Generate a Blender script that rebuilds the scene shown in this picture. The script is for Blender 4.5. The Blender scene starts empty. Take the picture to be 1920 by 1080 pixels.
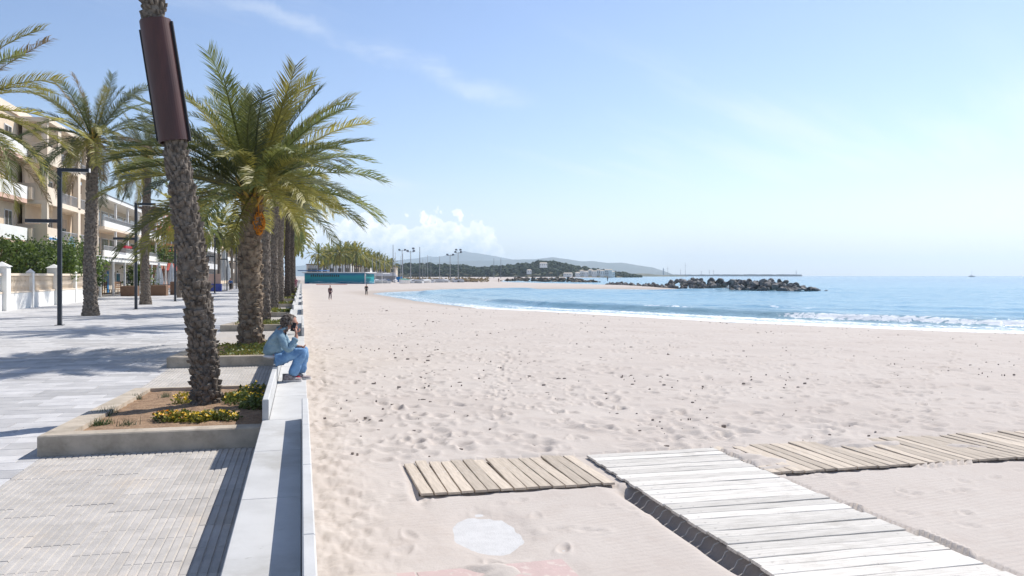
import bpy, bmesh, math, random
import numpy as np
from mathutils import Vector, Matrix, Euler

R = math.radians
SC = bpy.context.scene
COL = SC.collection

# ------------------------------------------------------------------ camera, sky, sun, exposure
HC = 2.05                      # eye height above the promenade
FPX = 1600.0                   # focal length in pixels of the 1920 px wide photograph
YAW = math.atan2(395.0, FPX)   # the promenade runs along +Y, the camera looks a little to its right
cam_d = bpy.data.cameras.new('camera')
cam_d.sensor_width = 36.0
cam_d.lens = 36.0 * FPX / 1920.0
cam_d.shift_y = -23.0 / 1920.0
cam_d.clip_start = 0.05
cam_d.clip_end = 60000.0
cam = bpy.data.objects.new('camera', cam_d)
cam.location = (0, 0, HC)
cam.rotation_euler = (R(90), 0, -YAW)
COL.objects.link(cam)
SC.camera = cam

SUN_K = (0.78, 0.48)           # horizontal run of a shadow per metre of height
SUN_AZ = math.atan2(SUN_K[0], SUN_K[1])
SUN_EL = math.atan2(1.0, math.hypot(*SUN_K))

world = bpy.data.worlds.new('World')
SC.world = world
world.use_nodes = True
WN = world.node_tree.nodes
WL = world.node_tree.links
WN.clear()

def wmath(op, a, b=None, c=None, clamp=False):
    n = WN.new('ShaderNodeMath'); n.operation = op; n.use_clamp = clamp
    for i, v in enumerate((a, b, c)):
        if v is None: continue
        if isinstance(v, (int, float)): n.inputs[i].default_value = v
        else: WL.new(v, n.inputs[i])
    return n.outputs[0]

def wramp(v, a, b, o0=0.0, o1=1.0):
    n = WN.new('ShaderNodeMapRange'); n.interpolation_type = 'SMOOTHSTEP'
    WL.new(v, n.inputs['Value'])
    n.inputs['From Min'].default_value = a; n.inputs['From Max'].default_value = b
    n.inputs['To Min'].default_value = o0; n.inputs['To Max'].default_value = o1
    return n.outputs[0]

def build_world():
    sky = WN.new('ShaderNodeTexSky'); sky.sky_type = 'NISHITA'; sky.sun_disc = False
    sky.sun_elevation = SUN_EL; sky.sun_rotation = SUN_AZ
    sky.air_density = 1.0; sky.dust_density = 0.25; sky.ozone_density = 2.6; sky.altitude = 0
    tc = WN.new('ShaderNodeTexCoord')
    sep = WN.new('ShaderNodeSeparateXYZ'); WL.new(tc.outputs['Generated'], sep.inputs[0])
    x, y, z = sep.outputs
    az = wmath('MULTIPLY', wmath('ARCTAN2', x, y), 180 / math.pi)
    el = wmath('MULTIPLY', wmath('ARCSINE', z), 180 / math.pi)
    # ---- cumulus bank low over the coast, in degrees of azimuth and elevation
    cv = WN.new('ShaderNodeCombineXYZ'); WL.new(az, cv.inputs[0]); WL.new(el, cv.inputs[1])
    def noise(scale, detail, rough, vec=cv.outputs[0], off=(0, 0, 0), scl=(1, 1, 1)):
        m = WN.new('ShaderNodeMapping'); m.inputs['Location'].default_value = off; m.inputs['Scale'].default_value = scl
        WL.new(vec, m.inputs['Vector'])
        n = WN.new('ShaderNodeTexNoise'); n.noise_dimensions = '2D'; n.inputs['Scale'].default_value = scale
        n.inputs['Detail'].default_value = detail; n.inputs['Roughness'].default_value = rough
        WL.new(m.outputs[0], n.inputs['Vector'])
        return n.outputs['Fac']
    def billow(scale, off=(0, 0, 0), det=2.5):
        m = WN.new('ShaderNodeMapping'); m.inputs['Location'].default_value = off
        WL.new(cv.outputs[0], m.inputs['Vector'])
        n = WN.new('ShaderNodeTexVoronoi'); n.voronoi_dimensions = '2D'; n.feature = 'SMOOTH_F1'
        n.inputs['Scale'].default_value = scale; n.inputs['Detail'].default_value = det
        n.inputs['Roughness'].default_value = 0.5; n.inputs['Smoothness'].default_value = 0.35
        WL.new(m.outputs[0], n.inputs['Vector'])
        return n.outputs['Distance']
    lump = noise(0.42, 2, 0.5, off=(4.4, 0, 0), scl=(1, 0.0, 1))
    # the bank stands between about -6 and 15 degrees, with smaller ones further round the horizon
    wide = wmath('MULTIPLY', wramp(az, -9, -2), wramp(az, 16.2, 11.0))
    far = wramp(noise(0.05, 1, 0.5, off=(40, 0, 0), scl=(1, 0, 1)), 0.52, 0.7, 0, 0.55)
    far = wmath('MULTIPLY', far, wmath('ADD', wramp(az, -14, -30), wramp(az, 75, 95)))
    env = wmath('MAXIMUM', wide, far)
    top = wmath('MULTIPLY', env, wmath('ADD', 3.5, wmath('MULTIPLY', lump, 3.0)))
    top = wmath('SUBTRACT', top, 0.5)
    b1 = billow(0.75, (2.3, 0.4, 0))
    b2 = billow(2.3, (7.1, 3.4, 0), 1.5)
    edge = wmath('SUBTRACT', wmath('SUBTRACT', top, el), wmath('ADD', wmath('MULTIPLY', b1, 1.5), wmath('MULTIPLY', b2, 0.35)))
    edge = wmath('ADD', edge, 0.75)
    mask = wramp(edge, 0.0, 0.34)
    foot = wramp(el, 0.2, 3.2, 0.45, 1.0)
    mask = wmath('MULTIPLY', mask, foot)
    body = wramp(edge, 0.2, 3.2)                       # thicker, so greyer, towards the base
    relief = wramp(wmath('SUBTRACT', billow(0.75, (2.05, 0.62, 0)), b1), -0.28, 0.22)
    shade = wmath('ADD', wmath('MULTIPLY', body, 0.62), wmath('MULTIPLY', relief, 0.36), clamp=True)
    ccol = WN.new('ShaderNodeMix'); ccol.data_type = 'RGBA'
    ccol.inputs[6].default_value = (9.8, 9.8, 9.8, 1); ccol.inputs[7].default_value = (5.2, 6.2, 7.3, 1)
    WL.new(shade, ccol.inputs[0])
    # ---- thin cirrus streaks
    pv = WN.new('ShaderNodeCombineXYZ')
    zz = wmath('ADD', wmath('MAXIMUM', z, 0.0), 0.12)
    WL.new(wmath('DIVIDE', x, zz), pv.inputs[0]); WL.new(wmath('DIVIDE', y, zz), pv.inputs[1])
    rot = WN.new('ShaderNodeMapping'); rot.inputs['Rotation'].default_value = (0, 0, R(-32))
    WL.new(pv.outputs[0], rot.inputs['Vector'])
    c1 = noise(1.0, 6, 0.55, vec=rot.outputs[0], scl=(0.28, 1.5, 1), off=(1.2, 2.2, 0))
    c2 = noise(0.5, 2, 0.5, vec=rot.outputs[0], off=(5, 1, 0))
    cir = wmath('MULTIPLY', wramp(c1, 0.47, 0.78, 0, 0.55), wramp(c2, 0.38, 0.62))
    cir = wmath('MULTIPLY', cir, wramp(el, 1.0, 7.0))
    # one long streak high over the palms
    sx_, sy_ = wmath('SUBTRACT', az, 9.0), wmath('SUBTRACT', el, 13.4)
    wob = noise(0.16, 5, 0.6, off=(3, 8, 0))
    dline = wmath('ADD', sy_, wmath('ADD', wmath('MULTIPLY', sx_, 0.285), wmath('MULTIPLY', wmath('SUBTRACT', wob, 0.5), 3.4)))
    st = wmath('MULTIPLY', wramp(wmath('ABSOLUTE', dline), 1.05, 0.0), wmath('MULTIPLY', wramp(az, -12, 0), wramp(az, 16.5, 12)))
    st = wmath('MULTIPLY', st, wramp(noise(0.3, 5, 0.6, off=(9, 1, 0), scl=(0.5, 2, 1)), 0.3, 0.66, 0.04, 0.30))
    cir = wmath('MAXIMUM', cir, st)
    veil = WN.new('ShaderNodeMix'); veil.data_type = 'RGBA'; veil.inputs[7].default_value = (5.9, 6.6, 7.6, 1)
    tint = WN.new('ShaderNodeMix'); tint.data_type = 'RGBA'; tint.blend_type = 'MULTIPLY'; tint.inputs[0].default_value = 1.0
    tint.inputs[7].default_value = (1.05, 0.985, 1.03, 1); WL.new(sky.outputs[0], tint.inputs[6])
    WL.new(wramp(el, 8.0, -0.5, 0.0, 0.5), veil.inputs[0]); WL.new(tint.outputs[2], veil.inputs[6])
    m1 = WN.new('ShaderNodeMix'); m1.data_type = 'RGBA'; m1.inputs[7].default_value = (7.0, 7.4, 7.8, 1)
    WL.new(cir, m1.inputs[0]); WL.new(veil.outputs[2], m1.inputs[6])
    m2 = WN.new('ShaderNodeMix'); m2.data_type = 'RGBA'
    WL.new(mask, m2.inputs[0]); WL.new(m1.outputs[2], m2.inputs[6]); WL.new(ccol.outputs[2], m2.inputs[7])
    bg = WN.new('ShaderNodeBackground'); bg.inputs['Strength'].default_value = 0.110
    WL.new(m2.outputs[2], bg.inputs['Color'])
    out = WN.new('ShaderNodeOutputWorld'); WL.new(bg.outputs[0], out.inputs['Surface'])
build_world()
world.cycles.sampling_method = 'MANUAL'
world.cycles.sample_map_resolution = 256

sun_d = bpy.data.lights.new('sun', 'SUN')
sun_d.energy = 4.05; sun_d.angle = R(0.5); sun_d.color = (1.0, 0.955, 0.89)
sun = bpy.data.objects.new('sun', sun_d)
sun.rotation_euler = Vector((-SUN_K[0], -SUN_K[1], -1)).to_track_quat('-Z', 'Y').to_euler()
COL.objects.link(sun)

SC.view_settings.view_transform = 'Standard'
SC.view_settings.look = 'None'
SC.view_settings.exposure = 0.42
SC.view_settings.gamma = 1.0
SC.view_settings.use_curve_mapping = False
SC.render.engine = 'CYCLES'
SC.cycles.use_denoising = True
SC.cycles.max_bounces = 6
SC.cycles.diffuse_bounces = 3
SC.cycles.glossy_bounces = 3
SC.cycles.transmission_bounces = 4
SC.cycles.transparent_max_bounces = 8
SC.cycles.volume_bounces = 0
SC.cycles.caustics_reflective = False
SC.cycles.caustics_refractive = False

# ------------------------------------------------------------------ helpers
CY, SY = math.cos(YAW), math.sin(YAW)

def at(px, py, z):
    """world point at height z seen at pixel (px, py) of the photograph"""
    d = FPX * (HC - z) / (py - 517.0)
    cx = (px - 960.0) / FPX * d
    return Vector((cx * CY + d * SY, -cx * SY + d * CY, z))

def at_d(px, d, z=0.0):
    cx = (px - 960.0) / FPX * d
    return Vector((cx * CY + d * SY, -cx * SY + d * CY, z))

def zat(py, d):
    return HC + (517.0 - py) / FPX * d

def tag(o, label=None, cat=None, group=None, kind=None):
    if label: o['label'] = label
    if cat: o['category'] = cat
    if group: o['group'] = group
    if kind: o['kind'] = kind
    return o

def empty(name, loc=(0, 0, 0), rz=0.0):
    o = bpy.data.objects.new(name, None); o.empty_display_size = 0.2
    o.location = loc; o.rotation_euler = (0, 0, rz); COL.objects.link(o)
    return o

def link(name, me, parent=None, loc=None, rot=None, scale=None):
    o = bpy.data.objects.new(name, me); COL.objects.link(o)
    if parent is not None: o.parent = parent
    if loc is not None: o.location = loc
    if rot is not None: o.rotation_euler = rot
    if scale is not None: o.scale = scale
    return o

class MB:
    def __init__(s): s.v, s.f = [], []
    def add(s, vs, fs):
        b = len(s.v); s.v.extend(tuple(p) for p in vs); s.f.extend(tuple(i + b for i in q) for q in fs); return s
    def box(s, x0, x1, y0, y1, z0, z1):
        return s.add([(x0,y0,z0),(x1,y0,z0),(x1,y1,z0),(x0,y1,z0),(x0,y0,z1),(x1,y0,z1),(x1,y1,z1),(x0,y1,z1)],
              [(0,3,2,1),(4,5,6,7),(0,1,5,4),(1,2,6,5),(2,3,7,6),(3,0,4,7)])
    def bbox(s, x0, x1, y0, y1, z0, z1, b=0.01):
        """box with its top edges chamfered"""
        return s.add([(x0,y0,z0),(x1,y0,z0),(x1,y1,z0),(x0,y1,z0),
                      (x0,y0,z1-b),(x1,y0,z1-b),(x1,y1,z1-b),(x0,y1,z1-b),
                      (x0+b,y0+b,z1),(x1-b,y0+b,z1),(x1-b,y1-b,z1),(x0+b,y1-b,z1)],
              [(0,3,2,1),(8,9,10,11)] + [(i,(i+1)%4,4+(i+1)%4,4+i) for i in range(4)] + [(4+i,4+(i+1)%4,8+(i+1)%4,8+i) for i in range(4)])
    def hull8(s, p):
        """box from 8 points (4 bottom, 4 top)"""
        return s.add(p, [(0,3,2,1),(4,5,6,7),(0,1,5,4),(1,2,6,5),(2,3,7,6),(3,0,4,7)])
    def tube(s, pts, rad, n=8, cap=True, flat=1.0):
        pts = [Vector(p) for p in pts]
        if not hasattr(rad, '__len__'): rad = [rad] * len(pts)
        vs, fs = [], []
        for i, p in enumerate(pts):
            t = (pts[min(i+1, len(pts)-1)] - pts[max(i-1, 0)]).normalized()
            ref = Vector((1,0,0)) if abs(t.z) > 0.9 else Vector((0,0,1))
            u = t.cross(ref).normalized(); w = u.cross(t).normalized()
            for k in range(n):
                a = 2*math.pi*k/n
                vs.append(p + u*(math.cos(a)*rad[i]) + w*(math.sin(a)*rad[i]*flat))
        for i in range(len(pts)-1):
            for k in range(n):
                fs.append((i*n+k, i*n+(k+1)%n, (i+1)*n+(k+1)%n, (i+1)*n+k))
        if cap:
            fs.append(tuple(range(n-1, -1, -1))); fs.append(tuple((len(pts)-1)*n+k for k in range(n)))
        return s.add(vs, fs)
    def lathe(s, prof, n=12, c=(0,0,0)):
        vs = [(c[0]+r*math.cos(2*math.pi*k/n), c[1]+r*math.sin(2*math.pi*k/n), c[2]+z) for r, z in prof for k in range(n)]
        fs = [(i*n+k, i*n+(k+1)%n, (i+1)*n+(k+1)%n, (i+1)*n+k) for i in range(len(prof)-1) for k in range(n)]
        fs += [tuple(range(n-1,-1,-1)), tuple((len(prof)-1)*n+k for k in range(n))]
        return s.add(vs, fs)
    def mesh(s, name, m=None, smooth=False):
        me = bpy.data.meshes.new(name); me.from_pydata(s.v, [], s.f); me.update()
        if m is not None: me.materials.append(m)
        if smooth: me.polygons.foreach_set('use_smooth', [True]*len(me.polygons))
        return me
    def build(s, name, m=None, parent=None, smooth=False, loc=None, rot=None):
        return link(name, s.mesh(name, m, smooth), parent, loc, rot)

def np_mesh(name, verts, quads, m=None, smooth=True):
    me = bpy.data.meshes.new(name)
    nv, nf = len(verts), len(quads)
    k = quads.shape[1]
    me.vertices.add(nv); me.vertices.foreach_set('co', np.ascontiguousarray(verts, dtype=np.float32).ravel())
    me.loops.add(nf*k); me.loops.foreach_set('vertex_index', np.ascontiguousarray(quads, dtype=np.int32).ravel())
    me.polygons.add(nf); me.polygons.foreach_set('loop_start', np.arange(0, nf*k, k, dtype=np.int32))
    me.polygons.foreach_set('use_smooth', np.full(nf, smooth))
    me.update(calc_edges=True)
    if m is not None: me.materials.append(m)
    return me

def set_attr(me, name, vals):
    a = me.attributes.new(name, 'FLOAT', 'POINT')
    a.data.foreach_set('value', np.ascontiguousarray(vals, dtype=np.float32))

def vnoise(x, y, seed=0):
    xi, yi = np.floor(x).astype(np.int64), np.floor(y).astype(np.int64)
    fx, fy = x-xi, y-yi
    fx, fy = fx*fx*(3-2*fx), fy*fy*(3-2*fy)
    def h(a, b):
        n = (a*374761393 + b*668265263 + seed*1442695041) & 0xffffffff
        n = ((n ^ (n >> 13))*1274126177) & 0xffffffff
        return ((n ^ (n >> 16)) & 0xffff)/65535.0
    return (h(xi,yi)*(1-fx)+h(xi+1,yi)*fx)*(1-fy)+(h(xi,yi+1)*(1-fx)+h(xi+1,yi+1)*fx)*fy

def fbm(x, y, o=4, seed=0):
    s, a, t = 0.0, 0.5, 0.0
    for i in range(o):
        s = s + a*vnoise(x, y, seed+i*7); t += a; a *= 0.5; x = x*2.03+11.7; y = y*2.03+5.3
    return s/t

ORD = ['first','second','third','fourth','fifth','sixth','seventh','eighth','ninth','tenth','eleventh','twelfth','thirteenth','fourteenth','fifteenth','sixteenth','seventeenth','eighteenth','nineteenth','twentieth']

# ------------------------------------------------------------------ materials
def new_mat(name):
    m = bpy.data.materials.new(name); m.use_nodes = True
    nt = m.node_tree; nt.nodes.clear()
    out = nt.nodes.new('ShaderNodeOutputMaterial'); b = nt.nodes.new('ShaderNodeBsdfPrincipled')
    nt.links.new(b.outputs[0], out.inputs['Surface'])
    return m, nt, b, out

def mixc(nt, fac, a, b):
    n = nt.nodes.new('ShaderNodeMix'); n.data_type = 'RGBA'
    for sock, v in ((n.inputs[0], fac), (n.inputs[6], a), (n.inputs[7], b)):
        if isinstance(v, (int, float)): sock.default_value = v
        elif isinstance(v, tuple): sock.default_value = (*v, 1) if len(v) == 3 else v
        else: nt.links.new(v, sock)
    return n.outputs[2]

def nmath(nt, op, a, b=None, clamp=False):
    n = nt.nodes.new('ShaderNodeMath'); n.operation = op; n.use_clamp = clamp
    for i, v in enumerate((a, b)):
        if v is None: continue
        if isinstance(v, (int, float)): n.inputs[i].default_value = v
        else: nt.links.new(v, n.inputs[i])
    return n.outputs[0]

def nramp(nt, v, a, b, o0=0.0, o1=1.0):
    n = nt.nodes.new('ShaderNodeMapRange'); n.interpolation_type = 'SMOOTHSTEP'
    nt.links.new(v, n.inputs['Value'])
    for k, q in (('From Min', a), ('From Max', b), ('To Min', o0), ('To Max', o1)): n.inputs[k].default_value = q
    return n.outputs[0]

def nnoise(nt, scale, detail=4, rough=0.55, coord='Object', scl=(1,1,1), dist=0.0, rotz=0.0):
    tc = nt.nodes.new('ShaderNodeTexCoord'); mp = nt.nodes.new('ShaderNodeMapping')
    mp.inputs['Scale'].default_value = scl; mp.inputs['Rotation'].default_value = (0, 0, rotz)
    if coord == 'World':
        g = nt.nodes.new('ShaderNodeNewGeometry'); nt.links.new(g.outputs['Position'], mp.inputs['Vector'])
    else: nt.links.new(tc.outputs[coord], mp.inputs['Vector'])
    n = nt.nodes.new('ShaderNodeTexNoise'); n.inputs['Scale'].default_value = scale
    n.inputs['Detail'].default_value = detail; n.inputs['Roughness'].default_value = rough
    n.inputs['Distortion'].default_value = dist
    nt.links.new(mp.outputs[0], n.inputs['Vector'])
    return n.outputs['Fac']

def bump(nt, b, h, strength=0.3, dist=0.02):
    n = nt.nodes.new('ShaderNodeBump'); n.inputs['Strength'].default_value = strength; n.inputs['Distance'].default_value = dist
    nt.links.new(h, n.inputs['Height']); nt.links.new(n.outputs[0], b.inputs['Normal'])

def mat(name, c1, c2=None, scale=4.0, rough=0.8, rnd=0.0, bmp=0.0, bscale=None, coord='World', scl=(1,1,1), metal=0.0, detail=5, lo=0.35, hi=0.65, spec=0.3, bdist=0.02, spots=None, stain=None):
    m, nt, b, out = new_mat(name)
    c2 = c2 or tuple(v*0.8 for v in c1)
    c1 = tuple(min(0.82, v*1.08) for v in c1); c2 = tuple(min(0.82, v*1.08) for v in c2)
    n = nnoise(nt, scale, detail, 0.6, coord, scl)
    col = mixc(nt, nramp(nt, n, lo, hi), c1, c2)
    if spots:                                   # fine dirt: (colour, scale, threshold)
        s = nnoise(nt, spots[1], 3, 0.6, coord)
        col = mixc(nt, nramp(nt, s, spots[2], spots[2]+0.08, 0, 0.7), col, spots[0])
    if stain:                                   # broad worn or dirty areas: (colour, scale, strength)
        s = nnoise(nt, stain[1], 6, 0.7, 'World')
        col = mixc(nt, nramp(nt, s, 0.5, 0.72, 0, stain[2]), col, stain[0])
    if rnd:
        oi = nt.nodes.new('ShaderNodeObjectInfo')
        hsv = nt.nodes.new('ShaderNodeHueSaturation'); nt.links.new(col, hsv.inputs['Color'])
        nt.links.new(nramp(nt, oi.outputs['Random'], 0, 1, 1-rnd, 1+rnd), hsv.inputs['Value'])
        col = hsv.outputs[0]
    nt.links.new(col, b.inputs['Base Color'])
    b.inputs['Roughness'].default_value = rough; b.inputs['Metallic'].default_value = metal
    b.inputs['Specular IOR Level'].default_value = spec
    if bmp: bump(nt, b, nnoise(nt, bscale or scale*4, 5, 0.6, coord, scl), bmp, bdist)
    return m

def leaf_mat(name, c1, c2, trans=0.35, scale=1.5, rnd=0.25, rough=0.5):
    m, nt, b, out = new_mat(name)
    col = mixc(nt, nramp(nt, nnoise(nt, scale, 3, 0.6, 'World'), 0.3, 0.7), c1, c2)
    oi = nt.nodes.new('ShaderNodeObjectInfo')
    hsv = nt.nodes.new('ShaderNodeHueSaturation'); nt.links.new(col, hsv.inputs['Color'])
    nt.links.new(nramp(nt, oi.outputs['Random'], 0, 1, 1-rnd, 1+rnd), hsv.inputs['Value'])
    nt.links.new(hsv.outputs[0], b.inputs['Base Color']); b.inputs['Roughness'].default_value = rough
    b.inputs['Specular IOR Level'].default_value = 0.5
    t = nt.nodes.new('ShaderNodeBsdfTranslucent'); nt.links.new(hsv.outputs[0], t.inputs['Color'])
    mx = nt.nodes.new('ShaderNodeMixShader'); mx.inputs[0].default_value = trans
    nt.links.new(b.outputs[0], mx.inputs[1]); nt.links.new(t.outputs[0], mx.inputs[2])
    nt.links.new(mx.outputs[0], out.inputs['Surface'])
    return m

M = {}
M['concrete_white'] = mat('white_concrete', (0.52,0.515,0.50), (0.465,0.46,0.445), 2.5, 0.75, rnd=0.035, bmp=0.06, bscale=60, spots=((0.38,0.37,0.34), 11, 0.66), stain=((0.36,0.345,0.31), 1.3, 0.55))
M['kerb'] = mat('kerb_concrete', (0.50,0.43,0.345), (0.38,0.325,0.255), 3.0, 0.9, bmp=0.25, bscale=45, spots=((0.22,0.20,0.17), 14, 0.66), stain=((0.26,0.22,0.17), 1.8, 0.7))
M['groove'] = mat('grooved_paving', (0.46,0.43,0.395), (0.39,0.365,0.335), 5.0, 0.9, rnd=0.07, bmp=0.15, bscale=90, spots=((0.25,0.23,0.21), 22, 0.66), stain=((0.50,0.44,0.375), 0.9, 0.75))
M['joint'] = mat('paving_bed', (0.24,0.225,0.21), (0.19,0.18,0.165), 6.0, 0.95)
M['tile'] = mat('promenade_tile', (0.50,0.487,0.475), (0.43,0.42,0.415), 3.0, 0.8, rnd=0.15, bmp=0.1, bscale=70, spots=((0.28,0.27,0.26), 12, 0.67), stain=((0.36,0.35,0.34), 0.7, 0.6))
M['soil'] = mat('planter_soil', (0.34,0.225,0.14), (0.235,0.15,0.093), 7.0, 1.0, bmp=0.8, bscale=35, bdist=0.03, spots=((0.50,0.40,0.30), 30, 0.62))
M['bark'] = mat('palm_bark', (0.25,0.21,0.17), (0.125,0.103,0.083), 9.0, 0.95, bmp=0.6, bscale=30, rnd=0.12, coord='Object', spots=((0.30,0.265,0.22), 20, 0.62))
M['bark_pale'] = mat('palm_bark_pale', (0.30,0.235,0.17), (0.155,0.115,0.085), 7.0, 0.95, bmp=0.6, bscale=25, coord='Object', spots=((0.40,0.345,0.28), 16, 0.60))
M['bark_dark'] = mat('palm_bark_dark', (0.125,0.10,0.082), (0.065,0.052,0.043), 8.0, 0.95, bmp=0.6, bscale=25, rnd=0.12, coord='Object')
M['boot'] = mat('leaf_base', (0.30,0.20,0.10), (0.17,0.11,0.06), 5.0, 0.9, coord='Object', rnd=0.1)
M['stalk'] = mat('frond_stalk', (0.46,0.31,0.06), (0.36,0.22,0.04), 3.0, 0.6, coord='Object', rnd=0.15)
M['steel_brown'] = mat('brown_steel', (0.075,0.022,0.014), (0.050,0.015,0.010), 2.0, 0.45, metal=0.0, coord='Object', spec=0.6, scl=(3,3,0.5), bmp=0.03, bscale=40)
M['lamp'] = mat('lamp_steel', (0.030,0.036,0.046), (0.022,0.027,0.036), 3.0, 0.45, coord='Object', spec=0.5)
M['leaf'] = leaf_mat('frond_leaf', (0.20,0.22,0.06), (0.12,0.15,0.05), 0.42)
M['leaf_olive'] = leaf_mat('frond_leaf_olive', (0.36,0.32,0.07), (0.25,0.235,0.06), 0.44)
M['leaf_grey'] = leaf_mat('frond_leaf_grey', (0.17,0.19,0.10), (0.105,0.13,0.08), 0.36)
M['leaf_dry'] = leaf_mat('frond_leaf_dry', (0.30,0.23,0.13), (0.20,0.15,0.085), 0.25)
M['plank_white'] = mat('bleached_plank', (0.65,0.615,0.56), (0.515,0.485,0.435), 2.2, 0.85, rnd=0.13, coord='Object', scl=(1.2,14,14), bmp=0.25, bscale=4, spots=((0.33,0.31,0.28), 11, 0.63), stain=((0.42,0.385,0.335), 2.0, 0.6))
M['plank'] = mat('weathered_plank', (0.54,0.46,0.37), (0.43,0.365,0.29), 2.2, 0.9, rnd=0.16, coord='Object', scl=(14,1.2,14), bmp=0.35, bscale=4, spots=((0.56,0.50,0.43), 8, 0.58))
M['rope'] = mat('rope', (0.50,0.47,0.42), None, 30, 0.9)
M['batten'] = mat('dark_batten', (0.10,0.085,0.075), None, 8, 0.95)
M['pink'] = mat('pink_slab', (0.50,0.375,0.345), (0.46,0.35,0.32), 5, 0.9, rnd=0.06, bmp=0.2, bscale=50, spots=((0.60,0.52,0.46), 9, 0.55))
M['pad'] = mat('pale_concrete', (0.55,0.54,0.525), (0.50,0.49,0.475), 8, 0.9, bmp=0.25, bscale=60, spots=((0.40,0.385,0.36), 34, 0.66))
M['rock'] = mat('groyne_rock', (0.25,0.23,0.21), (0.11,0.105,0.10), 0.9, 0.9, rnd=0.35, bmp=0.7, bscale=3, bdist=0.2)
M['rock_brown'] = mat('groyne_rock_brown', (0.20,0.16,0.12), (0.10,0.085,0.07), 0.9, 0.9, rnd=0.35, bmp=0.7, bscale=3, bdist=0.2)
M['white_paint'] = mat('white_paint', (0.78,0.765,0.73), (0.71,0.695,0.66), 0.8, 0.7)
M['cream'] = mat('cream_render', (0.69,0.565,0.425), (0.63,0.51,0.38), 0.5, 0.85)
M['cream_light'] = mat('light_cream_render', (0.72,0.615,0.49), (0.67,0.57,0.45), 0.5, 0.85)
M['pink_render'] = mat('pink_render', (0.68,0.46,0.36), None, 0.6, 0.85)
M['beige'] = mat('beige_render', (0.60,0.52,0.42), (0.54,0.465,0.375), 0.4, 0.85)
M['red_render'] = mat('red_render', (0.36,0.07,0.045), (0.30,0.06,0.04), 0.6, 0.85)
M['brown_render'] = mat('brown_render', (0.38,0.21,0.15), None, 0.6, 0.85)
M['greyb'] = mat('grey_render', (0.36,0.36,0.37), None, 0.3, 0.85)
M['tileroof'] = mat('roof_tile', (0.20,0.13,0.10), (0.14,0.095,0.08), 2, 0.9)
M['frame'] = mat('window_frame', (0.72,0.71,0.69), None, 2, 0.6)
M['shutter'] = mat('roller_shutter', (0.52,0.42,0.32), None, 2, 0.7)
M['railing'] = mat('railing_grey', (0.42,0.43,0.44), None, 2, 0.5)
M['blue'] = mat('blue_paint', (0.02,0.20,0.48), None, 2, 0.5)
M['wood'] = mat('brown_wood', (0.25,0.14,0.075), (0.18,0.10,0.055), 4, 0.7)
M['rattan'] = mat('rattan', (0.22,0.135,0.085), (0.15,0.09,0.06), 14, 0.85)
M['canvas'] = mat('white_canvas', (0.70,0.70,0.69), (0.62,0.62,0.61), 3, 0.9)
M['dark'] = mat('dark_fitting', (0.025,0.025,0.028), None, 3, 0.6)
M['blossom'] = leaf_mat('yellow_petal', (0.85,0.60,0.02), (0.75,0.46,0.015), 0.25, rnd=0.1)
M['blossom_orange'] = leaf_mat('orange_petal', (0.75,0.30,0.01), (0.65,0.22,0.01), 0.25)
M['ground_leaf'] = leaf_mat('ground_cover_leaf', (0.16,0.19,0.045), (0.09,0.13,0.035), 0.3, scale=6)
M['yellow_leaf'] = leaf_mat('yellowish_leaf', (0.34,0.31,0.05), (0.20,0.21,0.04), 0.3, scale=6)
M['grass'] = leaf_mat('grass_blade', (0.09,0.15,0.04), (0.06,0.11,0.035), 0.3, scale=6)
M['shrub'] = leaf_mat('shrub_leaf', (0.21,0.29,0.06), (0.11,0.17,0.04), 0.36, scale=1.2)
M['shrub_dark'] = leaf_mat('dark_shrub_leaf', (0.085,0.13,0.035), (0.05,0.085,0.025), 0.3, scale=1.2)
M['pine'] = mat('pine_foliage', (0.045,0.062,0.028), (0.024,0.036,0.018), 0.10, 1.0)
M['scrub'] = mat('scrub_ground', (0.16,0.145,0.09), (0.09,0.095,0.055), 0.02, 1.0)
M['hill'] = mat('hill_scrub', (0.06,0.07,0.045), (0.10,0.095,0.07), 0.004, 1.0)
M['debris'] = mat('dry_seaweed', (0.21,0.175,0.15), (0.31,0.265,0.23), 3, 0.95)
M['skin'] = mat('skin', (0.50,0.27,0.19), (0.45,0.23,0.16), 20, 0.55, coord='Object')
M['hair'] = mat('hair', (0.085,0.06,0.045), (0.34,0.29,0.25), 30, 0.6, coord='Object', bmp=0.5, bscale=60)
M['denim_jacket'] = mat('denim_jacket', (0.26,0.375,0.44), (0.19,0.295,0.365), 12, 0.9, coord='Object', bmp=0.4, bscale=18)
M['jeans'] = mat('blue_jeans', (0.195,0.345,0.54), (0.115,0.225,0.40), 9, 0.9, coord='Object', bmp=0.4, bscale=16)
M['shirt'] = mat('white_shirt', (0.72,0.72,0.74), None, 8, 0.9, coord='Object')
M['shoe'] = mat('shoe_cloth', (0.42,0.36,0.345), (0.20,0.16,0.15), 25, 0.8, coord='Object')
M['sole'] = mat('shoe_sole', (0.62,0.59,0.56), None, 20, 0.8, coord='Object')
M['red_cloth'] = mat('red_cloth', (0.35,0.02,0.04), None, 10, 0.8, coord='Object')
M['cloth_dark'] = mat('dark_cloth', (0.03,0.03,0.035), None, 5, 0.9, coord='Object')
M['cloth_plum'] = mat('plum_cloth', (0.10,0.055,0.075), None, 5, 0.9, coord='Object')
M['cloth_pink'] = mat('pink_cloth', (0.50,0.16,0.20), None, 5, 0.9, coord='Object')
M['hull'] = mat('white_hull', (0.72,0.72,0.71), None, 1, 0.4)
M['hull_blue'] = mat('blue_cover', (0.05,0.14,0.32), None, 1, 0.6)
M['hull_green'] = mat('green_cover', (0.03,0.16,0.12), None, 1, 0.6)
M['hull_grey'] = mat('grey_cover', (0.30,0.31,0.34), None, 1, 0.7)
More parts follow.
